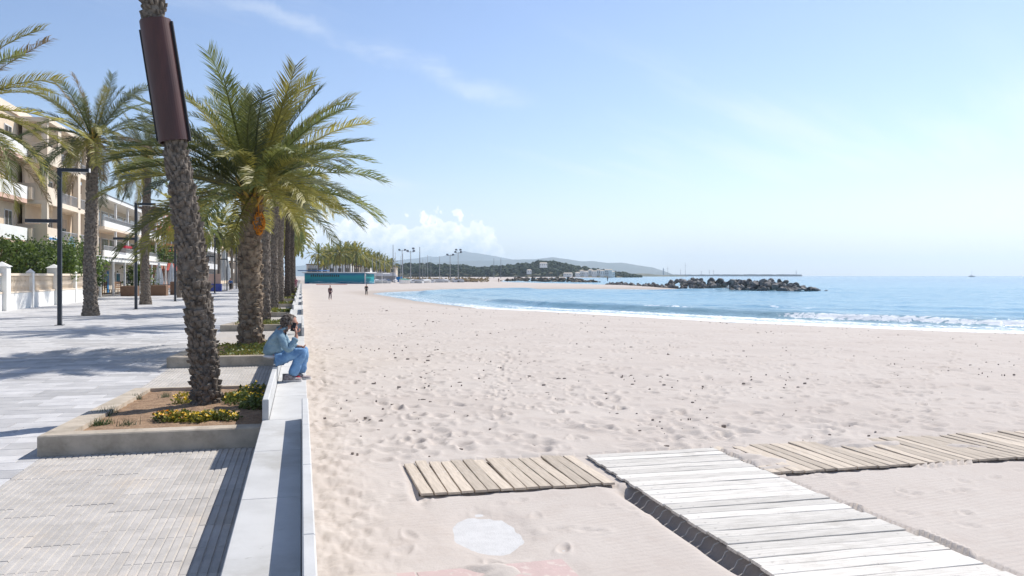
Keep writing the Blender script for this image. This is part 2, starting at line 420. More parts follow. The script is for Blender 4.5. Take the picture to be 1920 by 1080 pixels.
M['mast'] = mat('mast_metal', (0.42,0.42,0.42), None, 1, 0.5)
M['pole'] = mat('pole_steel', (0.20,0.21,0.23), None, 1, 0.5)
M['red_paint'] = mat('red_paint', (0.50,0.07,0.05), None, 2, 0.6)

def glass_mat():
    m, nt, b, out = new_mat('window_glass')
    b.inputs['Base Color'].default_value = (0.05,0.065,0.075,1); b.inputs['Roughness'].default_value = 0.06
    b.inputs['Specular IOR Level'].default_value = 0.8
    return m
M['glass'] = glass_mat()
# ------------------------------------------------------------------ sea, sand and land
SEA = -1.3
ZB = -0.30                       # top of the boardwalks
SHORE_PX = [(1920,627),(1700,619.5),(1400,606.5),(1200,595.5),(1040,586),(900,579),(800,566.5),(735,556.5),(700,551),
            (722,548.6),(770,546.4),(840,544.2),(920,542.8),(1020,542),(1120,541.8),(1200,542.6),(1262,544.2),(1290,543),
            (1240,538.4),(1150,535.6),(1050,533.0),(975,531.4),(948,529.6),(940,527.2),(948,524.5),(965,522.6),
            (1010,521.2),(1090,520.5),(1160,520.3),(1196,520.3),(1196,519.8),(1150,519.2)]
shore = [(420.0,-300.0),(120.0,-28.0),(72.0,12.0),(52.0,30.0)]
for px, py in SHORE_PX:
    p = at(px, py, SEA); shore.append((p.x, p.y))
for px, d in ((1150, 4200), (1230, 6500), (1262, 9000)):
    p = at_d(px, d); shore.append((p.x, p.y))
SEAPOLY = np.array(shore + [(9000.0, 30000.0), (30000.0, 30000.0), (30000.0, -3000.0)])
SEGA = np.array(shore[:-1]); SEGB = np.array(shore[1:])

def offshore(X, Y):
    """metres out from the waterline: positive in the sea, negative on land"""
    shp = X.shape; X = X.ravel(); Y = Y.ravel()
    best = np.full(X.shape, 1e18)
    for a, b in zip(SEGA, SEGB):
        ab = b-a; t = np.clip(((X-a[0])*ab[0]+(Y-a[1])*ab[1])/(ab@ab), 0, 1)
        dx = X-(a[0]+t*ab[0]); dy = Y-(a[1]+t*ab[1]); np.minimum(best, dx*dx+dy*dy, out=best)
    ins = np.zeros(X.shape, bool); n = len(SEAPOLY)
    for i in range(n):
        x1, y1 = SEAPOLY[i]; x2, y2 = SEAPOLY[(i+1) % n]
        if y1 == y2: continue
        c = ((y1 > Y) != (y2 > Y)) & (X < (x2-x1)*(Y-y1)/(y2-y1)+x1)
        ins ^= c
    d = np.sqrt(best)
    return np.where(ins, d, -d).reshape(shp)

def sstep(v, a, b):
    t = np.clip((v-a)/(b-a), 0, 1); return t*t*(3-2*t)

def land_z(X, Y, s=None):
    if s is None: s = offshore(X, Y)
    s = s + 1.6*(fbm(X/9.0, Y/9.0, 3, 5)-0.5)
    inl = np.maximum(-s, 0)
    z = SEA + 1.06*(1-np.exp(-inl/14.0)) - 0.055*np.minimum(np.maximum(s, 0), 60)
    # level stretch where the boardwalks lie
    w = (1-sstep(X, 14, 24))*(1-sstep(Y, 12.5, 20))
    return z*(1-w) + (ZB-0.022)*w

def polar(r, az):
    A, Rr = np.meshgrid(az, r)
    X = Rr*np.sin(A); Y = Rr*np.cos(A)
    n, m = X.shape
    i = np.arange(n*m).reshape(n, m)
    q = np.stack([i[:-1,:-1], i[:-1,1:], i[1:,1:], i[1:,:-1]], -1).reshape(-1, 4)
    return X, Y, q

def sand_mat():
    m, nt, b, out = new_mat('beach_sand')
    at_ = nt.nodes.new('ShaderNodeAttribute'); at_.attribute_name = 'wet'
    n1 = nnoise(nt, 0.35, 5, 0.6, 'World'); n2 = nnoise(nt, 260, 2, 0.7, 'World'); n3 = nnoise(nt, 3.0, 5, 0.65, 'World')
    c = mixc(nt, nramp(nt, n1, 0.3, 0.7), (0.56,0.504,0.452), (0.515,0.455,0.405))
    c = mixc(nt, nramp(nt, n3, 0.45, 0.75, 0, 0.5), c, (0.465,0.395,0.345))
    c = mixc(nt, nramp(nt, n2, 0.35, 0.7, 0, 0.35), c, (0.43,0.37,0.315))
    c = mixc(nt, at_.outputs['Fac'], c, (0.36,0.285,0.215))
    nt.links.new(c, b.inputs['Base Color'])
    nt.links.new(nramp(nt, at_.outputs['Fac'], 0, 1, 0.95, 0.45), b.inputs['Roughness'])
    b.inputs['Specular IOR Level'].default_value = 0.2
    # wind ripples and grain
    g = nt.nodes.new('ShaderNodeNewGeometry')
    mp = nt.nodes.new('ShaderNodeMapping'); mp.inputs['Rotation'].default_value = (0,0,R(78)); nt.links.new(g.outputs['Position'], mp.inputs['Vector'])
    w = nt.nodes.new('ShaderNodeTexWave'); w.wave_type = 'BANDS'; w.inputs['Scale'].default_value = 3.6
    w.inputs['Distortion'].default_value = 5.0; w.inputs['Detail'].default_value = 3; w.inputs['Detail Scale'].default_value = 0.7
    nt.links.new(mp.outputs[0], w.inputs['Vector'])
    rip = nmath(nt, 'MULTIPLY', w.outputs['Fac'], nramp(nt, nnoise(nt, 0.55, 2, 0.5, 'World'), 0.38, 0.62, 0.1, 1.0))
    h = nmath(nt, 'ADD', nmath(nt, 'MULTIPLY', rip, 0.55), nmath(nt, 'ADD', nmath(nt, 'MULTIPLY', nnoise(nt, 14, 5, 0.7, 'World'), 1.1), nmath(nt, 'MULTIPLY', n2, 0.12)))
    bump(nt, b, h, 0.42, 0.018)
    return m
M['sand'] = sand_mat()

# boardwalk footprints in plan, used to keep the sand below the boards
WX0, WX1 = 3.62, 5.43            # white boardwalk, runs along Y
MY0, MY1 = 9.17, 10.74           # cross mats, run along X
PAD_C = (1.62, 7.72)

def build_sand():
    rng = np.random.default_rng(4)
    r = np.concatenate([np.geomspace(2.2, 16, 330), np.geomspace(16, 90, 300)[1:]])
    az = np.radians(np.linspace(-4, 62, 940))
    X, Y, q = polar(r, az)
    s = offshore(X, Y)
    z = land_z(X, Y, s)
    boards = ((X > WX0-0.1) & (X < WX1+0.1) & (Y < MY1+0.05)) | ((X > 1.2) & (Y > MY0-0.08) & (Y < MY1+0.05))
    dry = sstep(-s, 0.5, 6)
    calm = 0.25+0.75*sstep(Y, 8.5, 13)
    z += dry*calm*(0.055*(fbm(X/0.9, Y/0.9, 4, 3)-0.5) + 0.09*(fbm(X/3.5, Y/3.5, 3, 9)-0.5))
    trod = np.exp(-((X-0.35)/0.45)**2)*sstep(Y, 3, 7)
    z += trod*0.10*(fbm(X/0.16, Y/0.22, 3, 31)-0.5)
    # footprints: a heel-and-sole hollow with a soft rim
    lr = np.log(r)
    def stamp(x0, y0, th, L, W, dep):
        rr = math.hypot(x0, y0); a0 = math.atan2(x0, y0)
        if rr < 2.4 or rr > 88: return
        pad = L*1.6
        i0, i1 = np.searchsorted(r, rr-pad), np.searchsorted(r, rr+pad)
        j0, j1 = np.searchsorted(az, a0-pad/rr), np.searchsorted(az, a0+pad/rr)
        if i1-i0 < 1 or j1-j0 < 1: return
        dx = X[i0:i1, j0:j1]-x0; dy = Y[i0:i1, j0:j1]-y0
        u = (dx*math.cos(th)+dy*math.sin(th))/(L/2); v = (-dx*math.sin(th)+dy*math.cos(th))/(W/2)
        e = u*u+v*v*np.clip(1+0.4*u, 0.3, 2.0)
        z[i0:i1, j0:j1] += dep*(-np.exp(-e*e*0.9) + 0.45*np.exp(-((np.sqrt(e)-1.45)/0.35)**2))*dry[i0:i1, j0:j1]
    # walkers' tracks
    for k in range(46):
        y0 = rng.uniform(11.5, 70); x0 = rng.uniform(0.6, 0.6*y0+5)
        th = rng.choice([math.pi/2, math.pi/2, 0.2, -0.3, 2.0])+rng.normal(0, 0.35)
        for i in range(rng.integers(6, 26)):
            side = 0.09 if i % 2 else -0.09
            stamp(x0-side*math.sin(th), y0+side*math.cos(th), th+rng.normal(0, 0.12), rng.uniform(0.24, 0.34), rng.uniform(0.11, 0.16), rng.uniform(0.022, 0.05))
            th += rng.normal(0, 0.05); x0 += 0.62*math.cos(th); y0 += 0.62*math.sin(th)
    for k in range(3600):                                  # loose, older hollows
        rr = 10.8*(85/10.8)**(rng.uniform()**0.85); a0 = rng.uniform(np.radians(0.4), np.radians(60))
        x0, y0 = rr*math.sin(a0), rr*math.cos(a0)
        if y0 < 11: continue
        L = rng.uniform(0.2, 0.42)
        stamp(x0, y0, rng.uniform(0, math.pi), L, L*rng.uniform(0.45, 0.85), rng.uniform(0.012, 0.04))
    for k in range(130):                                   # few on the wind-blown sand by the boards
        x0, y0 = rng.uniform(0.3, 9), rng.uniform(4.5, 11)
        stamp(x0, y0, rng.uniform(0, math.pi), rng.uniform(0.13, 0.28), rng.uniform(0.08, 0.13), rng.uniform(0.008, 0.024))
    # sand scoured out along the shaded side of the white boardwalk and scalloped along the mats
    hol = np.exp(-((X-3.60)/0.17)**2)*sstep(9.15-Y, 0.0, 0.25)*sstep(Y, 5.4, 6.6)
    z -= hol*0.19*(0.75+0.5*fbm(X/0.3, Y/0.35, 2, 77))
    z -= np.exp(-((Y-9.16)/0.08)**2)*((X > 1.2) & (X < 3.5) | (X > 5.5))*0.055*np.abs(np.sin(X*10.6/1.6+fbm(X, Y, 2, 8)*3))
    z -= np.exp(-((X-1.22)/0.06)**2-((Y-9.35)/0.5)**2)*0.05
    drift = fbm(X/1.1+0.3*Y, Y/0.45, 4, 19)
    right = (X > WX1+0.02)
    over = np.where(right, 0.085*sstep(drift, 0.50, 0.72)+0.05*sstep(Y, MY1-0.35, MY1)*drift, 0.06*sstep(drift, 0.74, 0.9)*(X < WX0))
    z = np.where(boards, np.minimum(z+0*z, ZB-0.045)+over, z)
    # hollow blown clear above the pale concrete footing and the pink paving
    pd = ((X-PAD_C[0])/0.36)**2+((Y-PAD_C[1])/0.62)**2
    pd = pd*(1+1.9*(fbm(X/0.33, Y/0.5, 4, 66)-0.5))
    z -= 0.034*np.exp(-pd*pd*0.75)
    pin = sstep(2.28-X, 0, 0.16)*sstep(6.86+0.02*X-Y, 0, 0.12)*(X > 0.1)
    z = z*(1-pin)+pin*(ZB-0.03+0.06*sstep(fbm(X/0.5, Y/0.35, 3, 88), 0.52, 0.78)+0.05*sstep(1.3-X, 0, 1.1))
    me = np_mesh('beach_sand', np.stack([X, Y, z], -1).reshape(-1, 3), q, M['sand'])
    set_attr(me, 'wet', ((1-sstep(-s, 0.8, 5.5))*0.85+0.15*np.exp(-((X-0.3)/0.3)**2)*(Y < 40)).ravel())
    o = link('beach_sand', me); o['kind'] = 'structure'
    # the land further off
    r = np.geomspace(88, 4600, 230); az = np.radians(np.linspace(-75, 76, 700))
    X, Y, q = polar(r, az); s = offshore(X, Y)
    z = land_z(X, Y, s)-0.012
    sp = np.sqrt(X*X+Y*Y)
    z += sstep(-s, 0.5, 8)*0.16*(fbm(X/6, Y/6, 3, 3)-0.5)*sstep(sp, 88, 120)
    me = np_mesh('shore_land', np.stack([X, Y, z], -1).reshape(-1, 3), q, M['sand'])
    set_attr(me, 'wet', ((1-sstep(-s, 0.8, 8))*0.6).ravel())
    o = link('shore_land', me); o['kind'] = 'structure'
build_sand()

def ground_at(x, y):
    return float(land_z(np.array([x]), np.array([y]))[0])

def sea_mat():
    m, nt, b, out = new_mat('sea_water')
    A = nt.nodes.new('ShaderNodeAttribute'); A.attribute_name = 'offshore'
    Fo = nt.nodes.new('ShaderNodeAttribute'); Fo.attribute_name = 'foam'
    s = A.outputs['Fac']
    c = mixc(nt, nramp(nt, s, 2, 40), (0.25,0.38,0.42), (0.12,0.31,0.43))
    c = mixc(nt, nramp(nt, s, 30, 420), c, (0.065,0.22,0.38))
    pat = nnoise(nt, 0.02, 4, 0.6, 'World', scl=(0.5,1.6,1))
    c = mixc(nt, nramp(nt, pat, 0.4, 0.65, 0, 0.45), c, (0.07,0.24,0.36))
    ln = nnoise(nt, 1.3, 7, 0.72, 'World', dist=1.5)
    foam = nramp(nt, nmath(nt, 'ADD', Fo.outputs['Fac'], nmath(nt, 'MULTIPLY', nmath(nt, 'SUBTRACT', ln, 0.5), 1.7)), 0.42, 0.60)
    c = mixc(nt, foam, c, (0.80,0.82,0.83))
    nt.links.new(c, b.inputs['Base Color'])
    nt.links.new(nramp(nt, foam, 0, 1, 0.14, 0.9), b.inputs['Roughness'])
    b.inputs['IOR'].default_value = 1.33
    h1 = nnoise(nt, 0.55, 5, 0.62, 'World', scl=(1,1,1), rotz=R(20))
    h2 = nnoise(nt, 0.12, 4, 0.6, 'World', scl=(0.6,1.5,1), rotz=R(25))
    h3 = nnoise(nt, 3.2, 3, 0.6, 'World')
    h = nmath(nt, 'ADD', nmath(nt, 'MULTIPLY', h1, 0.55), nmath(nt, 'ADD', h2, nmath(nt, 'MULTIPLY', h3, 0.10)))
    bump(nt, b, h, 0.55, 0.9)
    return m
M['sea'] = sea_mat()

def build_sea():
    r = np.concatenate([np.geomspace(30, 260, 560), np.geomspace(260, 13500, 170)[1:]])
    az = np.radians(np.concatenate([np.linspace(-12, 52, 640), np.linspace(52, 110, 100)[1:]]))
    X, Y, q = polar(r, az)
    s = offshore(X, Y)
    ss = s + 3.2*(fbm(X/16, Y/16, 3, 21)-0.5) + 0.8*(fbm(X/3, Y/3, 2, 22)-0.5)
    along = fbm(X/22, Y/22, 2, 41)
    def crest(c, wf, wb, hgt):
        d = ss-c
        return hgt*np.where(d < 0, np.exp(-(d/wf)**2), np.exp(-(d/wb)**2))
    h = crest(9.0, 0.8, 2.2, 0.40)*(0.35+0.9*sstep(along, 0.35, 0.6))
    h += crest(17, 1.2, 2.8, 0.24)*sstep(fbm(X/30, Y/30, 2, 51), 0.38, 0.6)
    h += crest(27, 1.6, 3.2, 0.19)*sstep(fbm(X/26, Y/26, 2, 61), 0.4, 0.6)
    h += crest(39, 1.8, 3.6, 0.15)*sstep(fbm(X/34, Y/34, 2, 71), 0.4, 0.6)
    fade = 1-sstep(s, 150, 420)
    h += fade*sstep(s, 3, 14)*(0.16*(fbm(X/2.6, Y/2.6, 3, 81)-0.5)+0.20*(fbm(X/7, Y/7, 3, 91)-0.5))
    z = SEA + h*sstep(s, -2, 3) + 0.02*sstep(s, -3, 0)
    foam = 0.78*sstep(ss, -1.0, 0.2)*(1-sstep(ss, 1.5, 6.5))
    foam = np.maximum(foam, 0.56*sstep(ss, 2, 5)*(1-sstep(ss, 6.5, 8.6))*(0.4+0.9*along))
    foam = np.maximum(foam, 0.72*np.exp(-((ss-8.4)/0.7)**2)*sstep(fbm(X/14, Y/14, 2, 43), 0.42, 0.62))
    foam = np.maximum(foam, 0.60*np.exp(-((ss-16.2)/0.9)**2)*sstep(fbm(X/12, Y/12, 2, 53), 0.5, 0.68))
    foam = np.maximum(foam, 0.52*np.exp(-((ss-26)/1.0)**2)*sstep(fbm(X/10, Y/10, 2, 63), 0.55, 0.7))
    foam *= 1-0.42*sstep(Y, 62, 110)                      # the inner bay is sheltered
    keep = (s.ravel()[q] > -7).any(1)
    q = q[keep]
    used = np.unique(q); remap = np.zeros(s.size, np.int64); remap[used] = np.arange(len(used))
    V = np.stack([X, Y, z], -1).reshape(-1, 3)[used]
    me = np_mesh('sea', V, remap[q], M['sea'])
    set_attr(me, 'offshore', s.ravel()[used]); set_attr(me, 'foam', foam.ravel()[used])
    o = link('sea', me); o['kind'] = 'structure'
build_sea()

# ------------------------------------------------------------------ headland, hills
def ridge_mesh(name, d0, depth, cols, tops, m, n=160, rows=14, rough=0.12, seed=1, base=-3.0):
    """a hill range: plan strip at distance d0.. d0+depth, crest heights given per photograph column"""
    px = np.linspace(cols[0], cols[-1], n)
    ht = np.interp(px, cols, [max(0.0, (517-t)/FPX*d0) for t in tops])
    V = []
    for j in range(rows+1):
        t = j/rows
        d = d0-depth*0.5+depth*t
        prof = math.sin(math.pi*t)**0.8 if 0 < t < 1 else 0
        for i in range(n):
            p = at_d(px[i], d)
            nz = fbm(np.array([p.x/(d0*0.02)]), np.array([p.y/(d0*0.02)]), 4, seed)[0]-0.5
            V.append((p.x, p.y, base+(ht[i]-base+HC)*prof*(1+rough*2*nz*(1 if t != 0.5 else 0.6))))
    i = np.arange((rows+1)*n).reshape(rows+1, n)
    q = np.stack([i[:-1,:-1], i[:-1,1:], i[1:,1:], i[1:,:-1]], -1).reshape(-1, 4)
    o = link(name, np_mesh(name, np.array(V), q, m)); o['kind'] = 'structure'
    return o
ridge_mesh('hills', 13800, 3000, [540,600,700,760,800,850,870,888,900,925,950,990,1020], [500,497,491,487,483,478,473,474,476,480,484,492,505], M['hill'], seed=3, rough=0.10)
ridge_mesh('hills', 10200, 2600, [620,700,760,840,900,960,1000,1035,1060,1090,1110,1140,1165,1200,1225,1250,1268], [505,497,493,490,489,487,486,482,485,490,489,493,492,498,502,510,518], M['hill'], seed=8, rough=0.06)
ridge_mesh('headland', 1720, 240, [690,740,800,860,900,940,980,1010,1040,1080,1120,1150,1175,1200], [515,510,508,508,510,509,505,500,497,502,507,511,514,519], M['scrub'], n=200, seed=5, rough=0.05)
ridge_mesh('far_point', 3600, 260, [1150,1180,1200,1215,1230,1260,1290], [515,513.5,512.6,513,515,516,518], M['scrub'], n=80, seed=6, rough=0.05)

def build_wood():
    rnd = random.Random(12); mb = MB()
    ico = bmesh.new(); bmesh.ops.create_icosphere(ico, subdivisions=2, radius=1.0)
    iv = [v.co.copy() for v in ico.verts]; ifc = [[v.index for v in f.verts] for f in ico.faces]; ico.free()
    cols = [690,740,800,860,900,940,980,1010,1040,1080,1120,1150,1175,1200]; tops = [515,510,508,508,510,509,505,500,497,502,507,511,514,519]
    crest = [488,494,493,496,500,497,493,489,489,497,503,507,511,518]
    for k in range(1150):
        px = rnd.uniform(735, 1200); d = 1720-rnd.uniform(-20, 118)*1.0
        t = (d-1600)/120.0
        g = max(0, (517-np.interp(px, cols, tops))/FPX*1720+HC)*max(0.0, math.sin(math.pi/2*min(1, max(0, t))))**0.8
        hmax = max(3.0, (517-np.interp(px, cols, crest))/FPX*1720 - (517-np.interp(px, cols, tops))/FPX*1720)
        if 1085 < px < 1165 and rnd.random() < 0.8: continue
        hh = rnd.uniform(0.45, 1.0)*min(hmax, 17); rad = rnd.uniform(3.2, 6.8)*(0.6+0.4*hh/17)
        c = at_d(px, d, g+hh-rad*0.55)
        sx, sz = rnd.uniform(0.9, 1.3), rnd.uniform(0.55, 0.95)
        js = [rnd.uniform(0.72, 1.28) for _ in iv]
        mb.add([(c.x+v.x*rad*sx*j, c.y+v.y*rad*sx*j, c.z+v.z*rad*sz*j) for v, j in zip(iv, js)], ifc)
        if rnd.random() < 0.5:
            for s_ in (0, 1):
                c2 = c+Vector((rnd.uniform(-rad, rad), rnd.uniform(-rad, rad), -rad*rnd.uniform(0.3, 0.9))); r2 = rad*0.7
                js = [rnd.uniform(0.75, 1.2) for _ in iv]
                mb.add([(c2.x+v.x*r2*j, c2.y+v.y*r2*j, c2.z+v.z*r2*sz*j) for v, j in zip(iv, js)], ifc)
    o = mb.build('pine_wood', M['pine'])
    tag(o, 'dark pine wood covering the headland across the bay', 'wood', kind='stuff')
build_wood()

# the harbour mole, low on the horizon
def build_mole():
    mb = MB()
    a, b = at_d(1255, 5200), at_d(1502, 4300)
    n = 26
    rnd = random.Random(3)
    pts = [a.lerp(b, i/n) for i in range(n+1)]
    for p, q_ in zip(pts[:-1], pts[1:]):
        t = (q_-p).normalized(); nrm = Vector((-t.y, t.x, 0))*9
        h = 9.0+rnd.uniform(-1, 1.0)
        mb.hull8([p-nrm+Vector((0,0,-3)), q_-nrm+Vector((0,0,-3)), q_+nrm+Vector((0,0,-3)), p+nrm+Vector((0,0,-3)),
                  p-nrm*0.4+Vector((0,0,h)), q_-nrm*0.4+Vector((0,0,h)), q_+nrm*0.4+Vector((0,0,h)), p+nrm*0.4+Vector((0,0,h))])
    root = empty('harbour_mole', a)
    o = mb.build('breakwater', M['rock'], root); o.location = -a
    L = at_d(1493, 4330)
    mb = MB().lathe([(2.2,0),(1.8,16),(2.6,16.3),(2.6,17),(1.2,17.2),(1.2,20),(0.2,21)], 10, (L.x-a.x, L.y-a.y, 8))
    mb.build('beacon', M['white_paint'], root)
    tag(root, 'long low harbour mole on the horizon ending in a small beacon', 'breakwater')
    # cranes and masts of the harbour behind it
    for q, (px, top, d, kind) in enumerate(((1244,502,4700,'tower'),(1285,493,5000,'mast'),(1276,505,5000,'mast'),(1315,508,4900,'mast'),(1330,506,4900,'mast'),(1338,506,4900,'mast'),(1252,500,5000,'mast'))):
        b_ = at_d(px, d, 0); h = zat(top, d)
        r_ = empty('harbour_mast' if kind == 'mast' else 'harbour_tower', b_)
        if kind == 'mast':
            MB().tube([(0,0,-2),(0,0,h)], [1.1,0.6], 6).build('pole', M['pole'], r_)
            MB().box(-6,6,-0.4,0.4,h*0.8,h*0.8+0.8).build('yard', M['pole'], r_)
            tag(r_, ['','tallest thin mast far behind the harbour mole','short thin mast just left of the tallest harbour mast','thin harbour mast right of the tallest one','thin harbour mast, left one of the close right-hand pair','thin harbour mast, right one of the close right-hand pair','thin harbour mast beside the stubby grey tower'][q], 'mast', 'masts in the far harbour')
        else:
            MB().lathe([(4,-2),(3.4,h*0.7),(4.4,h*0.72),(3.0,h*0.85),(0.6,h)], 8).build('tower', M['greyb'], r_)
            tag(r_, 'stubby grey tower far off at the left end of the harbour mole', 'tower')
build_mole()

def haze():
    m = bpy.data.materials.new('haze_air'); m.use_nodes = True
    nt = m.node_tree; nt.nodes.clear()
    out = nt.nodes.new('ShaderNodeOutputMaterial'); v = nt.nodes.new('ShaderNodeVolumePrincipled')
    v.inputs['Color'].default_value = (0.74,0.89,1.0,1); v.inputs['Density'].default_value = HAZE_DENSITY
    v.inputs['Anisotropy'].default_value = 0.45
    nt.links.new(v.outputs[0], out.inputs['Volume'])
    o = MB().box(-15500, 15500, -4000, 17500, -9.0, 440.0).build('haze', m)
    tag(o, 'pale blue sea haze filling the air over the bay', 'haze', kind='stuff')
HAZE_DENSITY = 9e-5
haze()
# ------------------------------------------------------------------ promenade
BX0 = -0.42                      # promenade-side edge of the seats
BX1 = 0.072                      # beach-side edge
SEAT_Z, BACK_Z, SLAB = 0.45, 0.68, 0.07
PLX = -2.90                      # outer edge of the planters
PLANTERS = [(10.65,16.4),(20.2,26.2),(33.0,38.8),(43.9,49.6),(57.0,62.6),(69.5,75.0),(82.0,87.5),(94.5,100.0),(107.0,112.5),(119.5,125)]

def build_promenade():
    prom = MB().box(-60, BX0+0.01, -30, 420, -0.6, -0.022).build('promenade', M['joint']); prom['kind'] = 'structure'
    # ---- grooved slabs between the planters: five bars to a slab
    gw, gl = 0.405, 0.60
    nb = 6; bw = gw/nb
    mb = MB(); mb.box(0.0, gw, 0.001, gl-0.001, -0.02, -0.009)
    for k in range(nb):
        x0 = k*bw+0.0055; x1 = (k+1)*bw-0.0055
        mb.add([(x0,0.002,-0.009),(x1,0.002,-0.009),(x1,gl-0.002,-0.009),(x0,gl-0.002,-0.009),
                (x0+0.004,0.005,0),(x1-0.004,0.005,0),(x1-0.004,gl-0.005,0),(x0+0.004,gl-0.005,0)],
               [(4,5,6,7),(0,1,5,4),(1,2,6,5),(2,3,7,6),(3,0,4,7)])
    me = mb.mesh('grooved_slab', M['groove'])
    ncol = 6
    spans = [(2.0, PLANTERS[0][0])] + [(PLANTERS[i][1], PLANTERS[i+1][0]) for i in range(len(PLANTERS)-1)]
    cnt = 0; rest = MB()
    for (ya, yb) in spans:
        for c in range(ncol):
            x = BX0-gw*(c+1)
            y = ya-(0.3 if c % 2 else 0.0)+0.02
            while y < yb-0.05:
                a, b_ = max(y, ya+0.004), min(y+gl, yb-0.004)
                if b_-a > 0.06:
                    sc = (b_-a)/gl
                    if cnt < 300 and ya < 20:
                        o = link('grooved_slab', me, prom, (x, a, random.Random(cnt).uniform(-0.0015, 0.0015)), None, (1, sc, 1)); cnt += 1
                    else:
                        for v in (None,):
                            rest.add([(x+p[0], a+p[1]*sc, p[2]) for p in mb.v], mb.f)
                y += gl
    o = rest.build('grooved_paving', M['groove'], prom); o['kind'] = 'stuff'
    # ---- plain promenade tiles, laid in bands across the walk
    tw, tl = 0.80, 0.40
    tb = MB(); tb.add([(0.005,0.007,-0.02),(tw-0.005,0.007,-0.02),(tw-0.005,tl-0.007,-0.02),(0.005,tl-0.007,-0.02),
                       (0.005,0.007,-0.002),(tw-0.005,0.007,-0.002),(tw-0.005,tl-0.007,-0.002),(0.005,tl-0.007,-0.002),
                       (0.007,0.009,0),(tw-0.007,0.009,0),(tw-0.007,tl-0.009,0),(0.007,tl-0.009,0)],
                      [(8,9,10,11)]+[(i,(i+1)%4,4+(i+1)%4,4+i) for i in range(4)]+[(4+i,4+(i+1)%4,8+(i+1)%4,8+i) for i in range(4)])
    tme = tb.mesh('paving_tile', M['tile'])
    cand = []
    far_v, far_f = [], []
    X1 = BX0-gw*ncol                                      # where the plain tiles start
    j = 0; y = 6.0
    while y < 175:
        off = random.Random(j*7+1).choice([0.0, 0.2, 0.4, 0.6])
        x = X1-off; first = True
        while x > -18.0:
            xa = x-tw
            cx = (x-tw/2)*CY-y*SY; d = (x-tw/2)*SY+y*CY
            if d > 3.5:
                p = 960+FPX*cx/d; q_ = 517+FPX*HC/d
                if -140 < p < 980 and q_ < 1140: cand.append((d, xa, y))
            x = xa
        if off > 0 : cand.append((y*CY+X1*SY, X1-off, y, off))
        y += tl; j += 1
    cand.sort(key=lambda c: c[0])
    rest = [[], []]
    rn = random.Random(5)
    stuff = [MB(), MB(), MB()]
    for i, c in enumerate(cand):
        sx = c[3]/tw if len(c) > 3 else 1.0
        if i < 300: link('paving_tile', tme, prom, (c[1], c[2], rn.uniform(-0.001, 0.001)), None, (sx, 1, 1))
        else:
            k = rn.choice([0, 0, 1, 1, 2])
            a = 0.006; b2 = 0.009; x0, y0 = c[1]+a, c[2]+b2; x1, y1 = c[1]+tw*sx-a, c[2]+tl-b2; z = rn.uniform(-0.0015, 0.0015)
            stuff[k].add([(x0,y0,z),(x1,y0,z),(x1,y1,z),(x0,y1,z),(x0,y0,-0.02),(x1,y0,-0.02),(x1,y1,-0.02),(x0,y1,-0.02)],
                         [(0,1,2,3),(4,5,1,0),(5,6,2,1),(6,7,3,2),(7,4,0,3)])
    cols = [((0.50,0.49,0.48),(0.43,0.425,0.42)), ((0.57,0.56,0.55),(0.49,0.48,0.475)), ((0.43,0.425,0.42),(0.37,0.365,0.36))]
    for s_, (a, b_) in zip(stuff, cols):
        o = s_.build('tile_paving', mat('promenade_tile_mix', a, b_, 3.0, 0.8, bmp=0.1, bscale=70), prom); o['kind'] = 'stuff'
    # beyond the planters the walk goes on as far as the coast road
    return prom
build_promenade()

# ------------------------------------------------------------------ the long bench along the beach
def build_bench():
    bounds = [(1.2, 9.83, 'prom')]
    ys = [9.83, 23.3, 29.7, 36.1, 41.6, 48.0, 53.6]
    while ys[-1] < 172: ys.append(ys[-1]+6.1)
    for i in range(len(ys)-1): bounds.append((ys[i], ys[i+1], 'sea' if i % 2 == 0 else 'prom'))
    ords = ['first', 'second', 'third', 'fourth', 'fifth', 'sixth', 'seventh', 'eighth', 'ninth', 'tenth', 'eleventh', 'twelfth', 'thirteenth']
    ci = {'sea': 0, 'prom': 0}
    G = 0.006
    for (a, b, kind) in bounds:
        root = empty('concrete_bench', ((BX0+BX1)/2, a, 0))
        cx = (BX0+BX1)/2
        n = max(1, round((b-a)/1.85)); L = (b-a)/n
        if a < 5: n = 5; L = (b-a)/n
        x0, x1 = BX0-cx, BX1-cx
        MB().box(x0+0.05, x1-0.03, 0, b-a, -0.95, SEAT_Z-SLAB).build('base', M['concrete_white'], root)
        sm = MB()
        bx = (x1-0.068, x1) if kind == 'prom' else (x0, x0+0.068)
        sx = (x0, bx[0]-0.004) if kind == 'prom' else (bx[1]+0.004, x1)
        sme = MB().bbox(sx[0], sx[1], G/2, L-G/2, SEAT_Z-SLAB, SEAT_Z, 0.006).mesh('seat_slab', M['concrete_white'])
        bme = MB().bbox(bx[0], bx[1], G/2, L-G/2, SEAT_Z-SLAB*2, BACK_Z, 0.008).mesh('backrest', M['concrete_white'])
        for k in range(n):
            link('seat_slab', sme, root, (0, k*L, 0)); link('backrest', bme, root, (0, k*L, 0))
        c = ci[kind]; ci[kind] += 1
        o_ = ORD[c]
        if kind == 'prom': lab = 'white concrete bench section facing the promenade, its back to the beach, %s from the camera' % o_
        else: lab = 'white concrete bench section facing the beach, its back to the palms, %s from the camera' % o_
        if kind == 'sea' and c == 0: lab = 'white concrete bench section facing the beach on which the person in denim sits'
        if kind == 'prom' and c == 0: lab = 'nearest white concrete bench section, striped by the shadow of its own backrest'
        tag(root, lab, 'bench', 'sections of the long beach bench')
build_bench()

